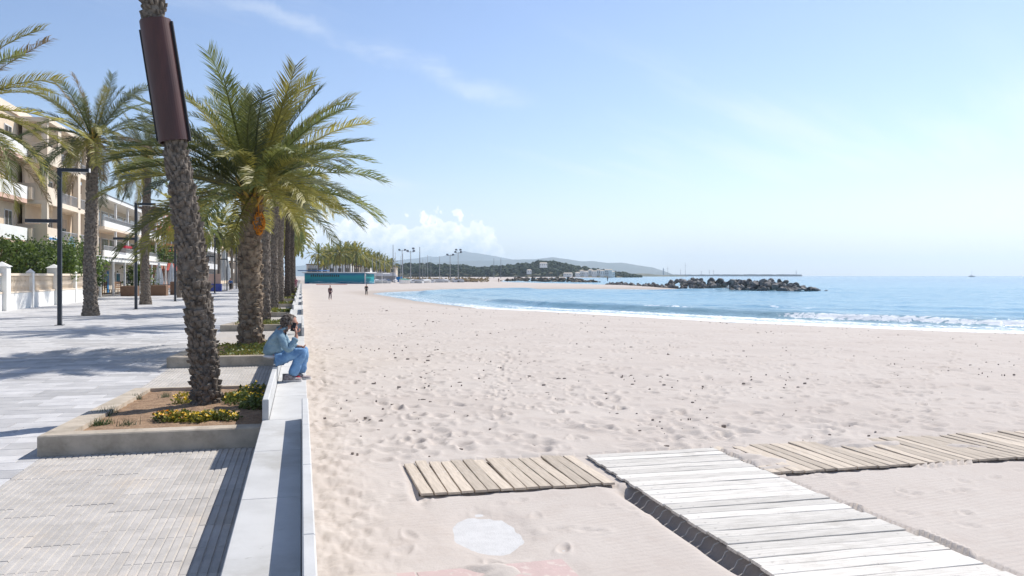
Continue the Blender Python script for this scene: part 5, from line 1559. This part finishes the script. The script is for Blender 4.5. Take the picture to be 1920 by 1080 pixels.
def terrace():
    X = -19.0
    B = Bld('pergola', X, 84, 'long white pergola on slim posts before the white beachfront house')
    Y0, Y1 = 84, 132
    B.box('front_beam', X-0.1, X+0.1, Y0, Y1, 3.5, 3.75, 'white_paint'); B.box('back_beam', -22.5, -22.3, Y0, Y1, 3.5, 3.75, 'white_paint')
    k = 0; y = Y0+0.1
    while y < Y1:
        B.box('rafter', -22.6, X+0.35, y, y+0.1, 3.752, 3.95, 'white_paint'); y += 1.6
    y = Y0+0.2
    while y < Y1:
        B.box('post', X-0.09, X+0.09, y, y+0.18, 0, 3.498, 'white_paint'); y += 5.9
    B.box('roof_sheet', -22.5, X+0.2, Y0, 112, 3.955, 3.99, 'canvas')
    # board in the shape of a wave-rider, standing by the corner
    p = at(163, 555, 0); d = 92; root = empty('surfboard', (-20.2, 84.5, 0), R(20))
    mb = MB(); n = 18; ring = []
    for i in range(n+1):
        t = i/n; w = 0.55*math.sin(math.pi*min(1.0, t*0.97+0.02))**0.6*(1 if t < 0.6 else 1-(t-0.6)*0.6); ring.append((w, 0.6+5.0*t))
    vs = [(-w, -0.06, z) for w, z in ring]+[(w, -0.06, z) for w, z in ring]+[(-w, 0.06, z) for w, z in ring]+[(w, 0.06, z) for w, z in ring]; N = n+1; fs = []
    for i in range(n): fs += [(i,N+i,N+i+1,i+1),(2*N+i+1,3*N+i+1,3*N+i,2*N+i),(i,i+1,2*N+i+1,2*N+i),(N+i+1,N+i,3*N+i,3*N+i+1)]
    mb.add(vs, fs); b = mb.build('board', mat('pale_blue_board', (0.36,0.60,0.78), (0.62,0.74,0.84), 0.7, 0.4), root)
    MB().box(-0.6,0.6,-0.3,0.3,0,0.6).build('stand', M['blue'], root)
    tag(root, 'pale blue surfboard sign standing upright left of the tall palm', 'surfboard')
    def parasol(x, y, lab, s=1.0):
        r_ = empty('closed_parasol', (x, y, 0))
        MB().tube([(0,0,0),(0,0,3.0*s)], 0.035, 8).build('pole', M['frame'], r_)
        MB().lathe([(0.34,0),(0.34,0.09),(0.06,0.1)], 12).build('foot', M['dark'], r_)
        n = 16; prof = [(0.40,0.75),(0.46,1.0),(0.40,1.6),(0.26,2.3),(0.12,2.8),(0.02,3.02)]; mb = MB(); vs = []
        for r0, z in prof:
            for k in range(n): 
                q = r0*(1.0 if k % 2 else 0.62); vs.append((q*s*math.cos(6.283*k/n), q*s*math.sin(6.283*k/n), z*s))
        mb.add(vs, [(i*n+k,i*n+(k+1)%n,(i+1)*n+(k+1)%n,(i+1)*n+k) for i in range(len(prof)-1) for k in range(n)]); mb.build('canopy', M['canvas'], r_)
        tag(r_, lab, 'parasol', 'closed white parasols')
    for px, d, lab, s in ((298,108,'closed white parasol right of the palm behind the second lamp',1.25),(322,112,'closed white parasol just left of the third lamp post',1.25),(421,118,'large closed white parasol between palm trunks in the middle of the walk',1.9)):
        p = at_d(px, d); parasol(p.x, p.y, lab, s)
    def bench(px, d, lab, L=2.6):
        p = at_d(px, d); r_ = empty('wooden_bench', p, R(2))
        for k in range(4): MB().box(-0.25+k*0.13,-0.14+k*0.13,-L/2,L/2,0.44,0.48).build('seat_slat', M['wood'], r_)
        for k in range(4): MB().box(-0.33,-0.29,-L/2,L/2,0.62+k*0.2,0.76+k*0.2).build('back_slat', M['wood'], r_)
        for y in (-L/2+0.1, L/2-0.18):
            MB().box(-0.29,-0.22,y,y+0.08,0,1.4).build('leg', M['wood'], r_); MB().box(0.18,0.25,y,y+0.08,0,0.44).build('leg', M['wood'], r_)
        tag(r_, lab, 'bench', 'wooden benches under the pergola')
    bench(190, 92, 'wooden slatted bench under the pergola beside the blue door', 1.6); bench(203, 97, 'short wooden slatted bench left of the second pergola post', 1.6); bench(224, 98, 'long wooden slatted bench between two pergola posts', 5.0)
    def boxp(px, d, w, h, lab):
        p = at_d(px, d); r_ = empty('planter_box', p)
        MB().bbox(-w/2,w/2,-w/2,w/2,0,h,0.03).build('tub', M['rattan'], r_); MB().box(-w/2+0.08,w/2-0.08,-w/2+0.08,w/2-0.08,h+0.002,h+0.03).build('top', M['soil'], r_)
        tag(r_, lab, 'planter', 'brown planter boxes on the terrace')
    boxp(244, 86, 1.5, 1.0, 'brown planter box left of the second lamp post'); boxp(298, 88, 1.6, 1.05, 'brown planter box right of the palm behind the second lamp post'); boxp(337, 92, 1.7, 1.4, 'brown planter box right of the third lamp post, by the leaning trunk')
    # menu board beside the palm
    p = at_d(267, 74); r_ = empty('menu_board', p, R(-60))
    MB().box(-0.5,0.5,-0.03,0.03,0.5,1.55).build('panel', M['canvas'], r_); MB().box(-0.5,0.5,-0.04,0.04,0,0.42).build('lower_panel', M['wood'], r_)
    for x in (-0.56, 0.50): MB().box(x,x+0.06,-0.05,0.05,0,1.6).build('leg', M['frame'], r_)
    tag(r_, 'small white menu board with a wooden foot left of the far palm', 'sign')
    # terrace tables
    for px, d, lab in ((310,100,'dark terrace table with white chairs below the parasols'),):
        p = at_d(px, d); r_ = empty('terrace_table', p)
        MB().box(-0.7,0.7,-2.2,2.2,0.95,1.02).build('top', M['dark'], r_)
        for x in (-0.5,0.5):
            for y in (-2,2): MB().box(x-0.04,x+0.04,y-0.04,y+0.04,0,0.948).build('leg', M['dark'], r_)
        tag(r_, lab.replace(' with white chairs', ''), 'table')
    # blue bin cluster
    p = at_d(402, 112); r_ = empty('display_stand', p)
    MB().bbox(-0.9,0.9,-0.5,0.5,0,1.0,0.03).build('cloth', mat('blue_cloth', (0.10,0.13,0.40), None, 3, 0.8), r_); MB().box(-0.8,0.8,-0.05,0.05,1.0,2.3).build('board', M['pink_render'], r_)
    tag(r_, 'market stand with a blue cloth and pink board behind the fourth lamp post', 'stand')
    # shrub above the far pergola
    rnd = random.Random(61)
    for px, d, z0, z1, rad, lab in ((302,128,3.9,6.6,3.4,'dark green climbing shrub above the far end of the pergola'),(262,104,0.2,3.2,1.6,'green shrub under the pergola beside the far palm')):
        p = at_d(px, d); r_ = empty('shrub', p); a_, b_, st = MB(), MB(), MB()
        for q in range(5): st.tube([(0.1*q-0.2,0,-0.05),(rad*0.4*math.cos(q*1.3),rad*0.4*math.sin(q*1.3),(z0+z1)/2)], [0.08,0.04], 5)
        for _ in range(1800):
            v = Vector((rnd.gauss(0,rad*0.45), rnd.gauss(0,rad*0.45), rnd.uniform(z0,z1))); leaf(a_ if rnd.random() < 0.4 else b_, rnd, v, rnd.uniform(0.2,0.42), 0.4)
        st.build('stem', M['wood'], r_); a_.build('foliage', M['shrub'], r_); b_.build('foliage', M['shrub_dark'], r_); tag(r_, lab, 'shrub')
terrace()

# ------------------------------------------------------------------ street lamps
def lamps():
    src = None
    labs = ['nearest dark steel lamp post with two flat arms, in front of the garden wall', 'second dark steel lamp post, beside the brown planter box', 'third dark steel lamp post, left of the leaning palm trunk', 'fourth dark steel lamp post, right of the leaning palm trunk', 'fifth lamp post, small between the trunks', 'sixth lamp post, smallest between the trunks', 'seventh lamp post, farthest along the walk']
    me = {}
    me['post'] = MB().bbox(-0.075,0.075,-0.09,0.09,0,6.5,0.01).mesh('post', M['lamp'])
    me['upper_arm'] = MB().bbox(0.077,1.12,-0.085,0.085,6.36,6.5,0.01).mesh('upper_arm', M['lamp'])
    me['lower_arm'] = MB().bbox(-1.28,-0.077,-0.085,0.085,4.24,4.38,0.01).mesh('lower_arm', M['lamp'])
    me['end_cap'] = MB().box(1.122,1.15,-0.09,0.09,6.35,6.51).mesh('end_cap', M['frame'])
    me['lens'] = MB().box(0.3,1.05,-0.06,0.06,6.345,6.358).mesh('lens', M['frame'])
    me['lens2'] = MB().box(-1.2,-0.4,-0.06,0.06,4.225,4.238).mesh('lens', M['frame'])
    me['base_plate'] = MB().bbox(-0.16,0.16,-0.18,0.18,0,0.025,0.005).mesh('base_plate', M['lamp'])
    pts = [at(112, 610, 0), at(255, 580, 0), at(328.5, 565, 0)]
    for y in (106, 123, 140, 157): pts.append(Vector((-9.9, y, 0)))
    for p, l in zip(pts, labs):
        root = empty('lamp_post', p)
        for k, m_ in me.items():
            link('lens' if k == 'lens2' else k, m_, root)
        tag(root, l, 'lamp post', 'lamp posts along the promenade')
lamps()

# ------------------------------------------------------------------ people
def skin_mesh(name, joints, edges, m, sub=2, root=0):
    """a smooth tapering body grown round a skeleton: joints = [(x, y, z, rx, ry)]"""
    me = bpy.data.meshes.new(name+'_rig'); me.from_pydata([j[:3] for j in joints], edges, []); me.update()
    o = bpy.data.objects.new(name+'_rig', me); COL.objects.link(o)
    sk = o.modifiers.new('skin', 'SKIN'); sk.use_smooth_shade = True; sk.branch_smoothing = 0.6
    for i, j in enumerate(joints):
        sv = me.skin_vertices[0].data[i]; sv.radius = (j[3], j[4] if len(j) > 4 else j[3]); sv.use_root = (i == root)
    su = o.modifiers.new('sub', 'SUBSURF'); su.levels = sub; su.render_levels = sub
    dg = bpy.context.evaluated_depsgraph_get(); dg.update()
    out = bpy.data.meshes.new_from_object(o.evaluated_get(dg)); out.name = name
    out.materials.clear(); out.materials.append(m)
    out.polygons.foreach_set('use_smooth', [True]*len(out.polygons))
    bpy.data.objects.remove(o); bpy.data.meshes.remove(me)
    return out

def chain(n): return [(i, i+1) for i in range(n-1)]

def ellipsoid(mb, c, r, n=14, rows=9):
    prof = []
    vs, fs = [], []
    for i in range(rows+1):
        a = math.pi*i/rows
        for k in range(n):
            b = 2*math.pi*k/n; vs.append((c[0]+r[0]*math.sin(a)*math.cos(b), c[1]+r[1]*math.sin(a)*math.sin(b), c[2]-r[2]*math.cos(a)))
    for i in range(rows):
        for k in range(n): fs.append((i*n+k, i*n+(k+1)%n, (i+1)*n+(k+1)%n, (i+1)*n+k))
    mb.add(vs, fs)

def seated_person():
    P = Vector((-0.385, 13.45, 0)); root = empty('person', P)
    # coordinates relative to P, x towards the sea, z absolute
    J = lambda *a: a
    # body: trunk, head, limbs in one skin
    joints = [(-.02,0,.80,.07,.09),(-.035,0,.95,.10,.13),(.02,0,1.10,.115,.16),(.10,0,1.20,.07,.10),(.155,0,1.255,.05,.05),(.205,0,1.315,.072,.068),(.225,0,1.385,.078,.07),   # 0-6 spine to crown
              (.075,-.165,1.16,.055),(.20,-.245,.925,.043),(.305,-.185,1.10,.031),(.315,-.155,1.165,.026),   # 7-10 right arm
              (.075,.165,1.16,.055),(.20,.225,.95,.043),(.33,.10,.955,.032),(.37,.06,.96,.026),                 # 11-14 left arm
              (.03,-.075,.79,.055),(.42,-.085,.915,.065),(.24,-.10,.58,.045),                                     # 15-17 right leg
              (.03,.075,.79,.055),(.44,.10,.925,.065),(.36,.105,.60,.045)]                                        # 18-20 left leg
    edges = [(0,1),(1,2),(2,3),(3,4),(4,5),(5,6),(2,7),(7,8),(8,9),(9,10),(2,11),(11,12),(12,13),(13,14),(0,15),(15,16),(16,17),(0,18),(18,19),(19,20)]
    body = skin_mesh('body', joints, edges, M['skin'], 2)
    # face, ears and hands joined into the same mesh
    bm = bmesh.new(); bm.from_mesh(body)
    def add(me2):
        t = bmesh.new(); t.from_mesh(me2); tmp = bpy.data.meshes.new('t'); t.to_mesh(tmp); t.free(); bm.from_mesh(tmp); bpy.data.meshes.remove(tmp); bpy.data.meshes.remove(me2)
    mb = MB(); ellipsoid(mb, (.232,0,1.345), (.088,.074,.112)); ellipsoid(mb, (.318,0,1.325), (.022,.016,.026), 8, 6); ellipsoid(mb, (.295,0,1.262), (.035,.038,.03), 8, 6)
    for s in (-1, 1): ellipsoid(mb, (.215,.078*s,1.33), (.02,.012,.034), 8, 6)
    ellipsoid(mb, (.312,0,1.285), (.012,.028,.009), 8, 5)
    add(mb.mesh('t'))
    def hand(w, palm_dir, side, thumb, curl):
        w = Vector(w); d = Vector(palm_dir).normalized(); s = Vector(side).normalized(); n = d.cross(s).normalized()
        mb = MB(); pl = 0.085
        mb.tube([w-d*0.01, w+d*0.03, w+d*pl], [.026,.036,.034], 8, True, 0.55)
        for k, (off, L) in enumerate(((-.027,.068),(-.009,.078),(.009,.074),(.027,.058))):
            b = w+d*(pl-0.008)+s*off; c1 = b+(d*math.cos(curl)+n*math.sin(curl))*L*0.5; c2 = c1+(d*math.cos(curl*2.2)+n*math.sin(curl*2.2))*L*0.5
            mb.tube([b, c1, c2], [.0095,.009,.007], 6)
        t0 = w+d*0.03+s*(-.034)*thumb; t1 = t0+(d*0.6-s*thumb*0.7+n*0.3).normalized()*0.035; t2 = t1+(d*0.9-s*thumb*0.1+n*0.5).normalized()*0.03
        mb.tube([t0, t1, t2], [.012,.0105,.008], 6)
        add(mb.mesh('t'))
    hand((.312,-.152,1.17), (-.16,.30,.9), (.9,.1,.15), -1, 0.5)
    hand((.365,.06,.965), (.5,-.7,-.1), (.2,.9,0), 1, 0.45)
    bm.to_mesh(body); bm.free(); body.polygons.foreach_set('use_smooth', [True]*len(body.polygons))
    link('body', body, root)
    # hair: curly, grey-brown, collar length
    mb = MB(); rnd = random.Random(2)
    ellipsoid(mb, (.208,0,1.372), (.092,.082,.092), 18, 12)
    for k in range(520):
        v = Vector((rnd.gauss(0,1), rnd.gauss(0,1), rnd.gauss(0,1))).normalized()
        if v.x > 0.45 and v.z < 0.55: continue
        if v.z < -0.35 and v.x > -0.1: continue
        c = Vector((.198,0,1.365))+Vector((v.x*.095, v.y*.086, v.z*(.094 if v.z > 0 else .115)))
        r_ = rnd.uniform(.012, .022)
        pts = [c+Vector((math.cos(a*2.1+k)*r_*0.5, math.sin(a*2.1+k)*r_*0.5, 0))+v*0.012*a-Vector((0,0,0.008*a)) for a in range(4)]
        mb.tube(pts, [.008,.009,.008,.003], 4)
    mb.build('hair', M['hair'], root, smooth=True)
    # denim jacket
    jj = [(-.015,0,.83,.175,.23),(-.045,0,.98,.15,.175),(.005,0,1.10,.145,.19),(.09,0,1.195,.10,.13),(.135,0,1.235,.075,.08),
          (.07,-.16,1.155,.085),(.13,-.215,1.04,.076),(.20,-.25,.925,.068),(.265,-.21,1.03,.055),(.302,-.187,1.105,.046),
          (.07,.16,1.155,.085),(.20,.23,.95,.066),(.345,.085,.955,.044)]
    je = [(0,1),(1,2),(2,3),(3,4),(2,5),(5,6),(6,7),(7,8),(8,9),(2,10),(10,11),(11,12)]
    me = skin_mesh('jacket', jj, je, M['denim_jacket'], 3)
    for v in me.vertices:                                  # cloth folds and a slightly loose hem
        f = fbm(np.array([v.co.x*11+v.co.y*6-v.co.z*9]), np.array([v.co.z*22+v.co.y*4+v.co.x*6]), 3, 4)[0]-0.5
        v.co += v.normal*(0.05*f*abs(f)*2+0.012*f)
    jk = link('jacket', me, root)
    MB().tube([(.125+.062*math.cos(a), .07*math.sin(a), 1.245+.03*math.cos(a)) for a in [6.283*k/16 for k in range(17)]], 0.02, 6).build('collar', M['denim_jacket'], jk, smooth=True)
    MB().tube([(.285+.0,-.20,1.075),(.300,-.188,1.10)], [.052,.05], 10).build('cuff', M['denim_jacket'], jk, smooth=True)
    # jeans: wide leg
    jj = [(-.05,0,.79,.115,.175),(.04,-.085,.785,.095),(.25,-.09,.855,.092),(.425,-.085,.905,.083),(.33,-.095,.74,.082),(.25,-.105,.525,.09),
          (.04,.085,.785,.095),(.26,.10,.86,.092),(.445,.10,.915,.082),(.41,.105,.75,.08),(.365,.11,.53,.09)]
    je = [(0,1),(1,2),(2,3),(3,4),(4,5),(0,6),(6,7),(7,8),(8,9),(9,10)]
    me = skin_mesh('jeans', jj, je, M['jeans'], 3)
    for v in me.vertices:
        f = fbm(np.array([v.co.x*16+v.co.z*14]), np.array([v.co.y*11+v.co.z*6-v.co.x*8]), 3, 14)[0]-0.5
        v.co += v.normal*(0.045*f*abs(f)*2+0.012*f)
        if v.co.x < 0.19 and 0.58 < v.co.z < 0.688: v.co.z = 0.688
    link('jeans', me, root)
    # white shirt tail at the back
    me = skin_mesh('shirt', [(-.035,0,.775,.14,.18),(-.03,0,.87,.14,.17)], [(0,1)], M['shirt'], 2)
    for v in me.vertices: v.co.z = max(v.co.z, 0.684)
    link('shirt', me, root)
    def shoe(ax, ay, yaw, name='shoe'):
        sh = empty('shoe', (ax, ay, SEAT_Z+0.004), yaw); sh.parent = root
        vs = []; n = 10
        for i in range(n+1):
            t = i/n; x = -0.09+0.28*t; w = 0.036+0.016*math.sin(math.pi*t*0.9); h = 0.115 if t < 0.3 else 0.115-0.06*min(1, (t-0.3)/0.4); w *= (0.7 if t in (0, 1) else 1)
            vs += [(x,-w,.024),(x,-w*.95,h*.6),(x,-w*.4,h),(x,w*.4,h),(x,w*.95,h*.6),(x,w,.024)]
        mb = MB(); mb.add(vs, [(i*6+k,i*6+6+k,i*6+7+k,i*6+k+1) for i in range(n) for k in range(5)]+[(0,1,2,3,4,5),tuple(n*6+5-k for k in range(6))]); mb.build('upper', M['shoe'], sh, smooth=True)
        mb = MB(); ring = [(-0.095+0.29*t, (0.042+0.014*math.sin(math.pi*t*0.9))*(0.75 if t in (0,1) else 1)) for t in [i/10 for i in range(11)]]
        lo = [(x,-w) for x, w in ring]+[(x,w) for x, w in reversed(ring)]; N = len(lo)
        mb.add([(x,y,0) for x,y in lo]+[(x,y,.024) for x,y in lo], [tuple(range(N-1,-1,-1)),tuple(range(N,2*N))]+[(k,(k+1)%N,N+(k+1)%N,N+k) for k in range(N)]); mb.build('sole', M['sole'], sh)
    shoe(.20,-.115,R(-8)); shoe(.335,.11,R(-6))
    tag(root, 'person in denim jacket and blue jeans sitting on the bench, phone at the ear', 'person')
    ph = MB().bbox(-.006,.006,-.033,.033,-.066,.066,.002).build('phone', M['dark'], loc=(P.x+.268, P.y-.108, 1.275), rot=(R(8), R(14), R(70)))
    tag(ph, 'black mobile phone held to the ear of the seated person', 'phone')
    bg = MB(); bg.tube([(-.05,0,.035),(0,0,.05),(.06,.01,.03)], [.03,.05,.03], 8)
    o = bg.build('red_pouch', M['red_cloth'], loc=(P.x+.30, P.y+.0, SEAT_Z), smooth=True); tag(o, 'small dark red bag between the feet of the seated person', 'bag')
seated_person()

def standing_people():
    E = [(0,1),(1,2),(2,3),(3,4),(2,5),(5,6),(6,7),(2,8),(8,9),(9,10),(0,11),(11,12),(12,13),(13,14),(0,15),(15,16),(16,17),(17,18)]
    def person(p, H, top, legs, lab, rz, stride=0.12, grp=None):
        s = H/1.72; root = empty('person', p, rz)
        j = [(0,0,.95,.10,.13),(0,0,1.12,.095,.125),(0,0,1.38,.10,.15),(.01,0,1.50,.045,.045),(.02,0,1.63,.075,.07),(0,-.19,1.38,.045),(-.02,-.24,1.12,.04),(.06,-.24,.88,.03),(0,.19,1.38,.045),(.02,.24,1.12,.04),(.08,.22,.88,.03),
             (.0,-.09,.9,.08),(stride*.6,-.09,.50,.058),(stride*.5,-.09,.1,.04),(stride*.5+.12,-.09,.04,.035),(0,.09,.9,.08),(-stride*.4,.09,.50,.058),(-stride,.09,.1,.04),(-stride+.12,.09,.04,.035)]
        j = [tuple(v*s for v in q) for q in j]
        link('body', skin_mesh('body', j, E, M['skin'], 1), root)
        t = [(0,0,.93,.135,.16),(0,0,1.15,.125,.155),(0,0,1.38,.125,.17),(.0,0,1.47,.07,.08),(0,-.19,1.37,.065),(-.02,-.245,1.12,.058),(.05,-.245,.93,.045),(0,.19,1.37,.065),(.02,.245,1.12,.058),(.07,.225,.93,.045)]
        link('top', skin_mesh('top', [tuple(v*s for v in q) for q in t], [(0,1),(1,2),(2,3),(2,4),(4,5),(5,6),(2,7),(7,8),(8,9)], M[top], 1), root)
        t = [(0,0,.93,.13,.155),(0,-.09,.86,.095),(stride*.6,-.09,.5,.075),(stride*.5,-.09,.13,.06),(0,.09,.86,.095),(-stride*.4,.09,.5,.075),(-stride,.09,.13,.06)]
        link('trousers', skin_mesh('trousers', [tuple(v*s for v in q) for q in t], [(0,1),(1,2),(2,3),(0,4),(4,5),(5,6)], M[legs], 1), root)
        mb = MB(); ellipsoid(mb, (.005*s,0,1.665*s), (.09*s,.085*s,.085*s), 10, 7); mb.build('hair', M['hair'], root, smooth=True)
        tag(root, lab, 'person', grp)
    def gp(px, py, z0=-0.8):
        p = at(px, py, z0)
        for _ in range(6): p = at(px, py, ground_at(p.x, p.y))
        return p
    person(gp(619,562.5), 1.62, 'cloth_plum', 'cloth_plum', 'person in plum clothes walking alone on the sand near the bench', R(60))
    person(gp(687,554), 1.75, 'cloth_dark', 'cloth_dark', 'person in black walking at the water edge below the turquoise building', R(70))
    for px, d, top, lab in ((951,330,'cloth_dark','person in black on the sand spit before the inner bay'),(935,360,'cloth_plum','small dark figure left of the one in black on the sand spit'),(904,375,'cloth_dark','figure standing at the end of the low rock line'),(1139,330,'cloth_dark','figure standing at the start of the rock line on the spit')):
        p = at_d(px, d); p.z = max(ground_at(p.x, p.y), SEA+0.05)
        if px == 1139: p.z = SEA+1.2
        person(p, 1.75, top, top, lab, R(90))
    p = at_d(562.5, 150); p.z = 0; p.x = -0.9; p.y = 150
    person(p, 1.7, 'cloth_pink', 'cloth_pink', 'person in pink at the far end of the bench', R(-90))
    p = at_d(432, 116); person(p, 1.75, 'hull_blue', 'cloth_dark', 'person in blue walking beside the large closed parasol', R(-80))
standing_people()
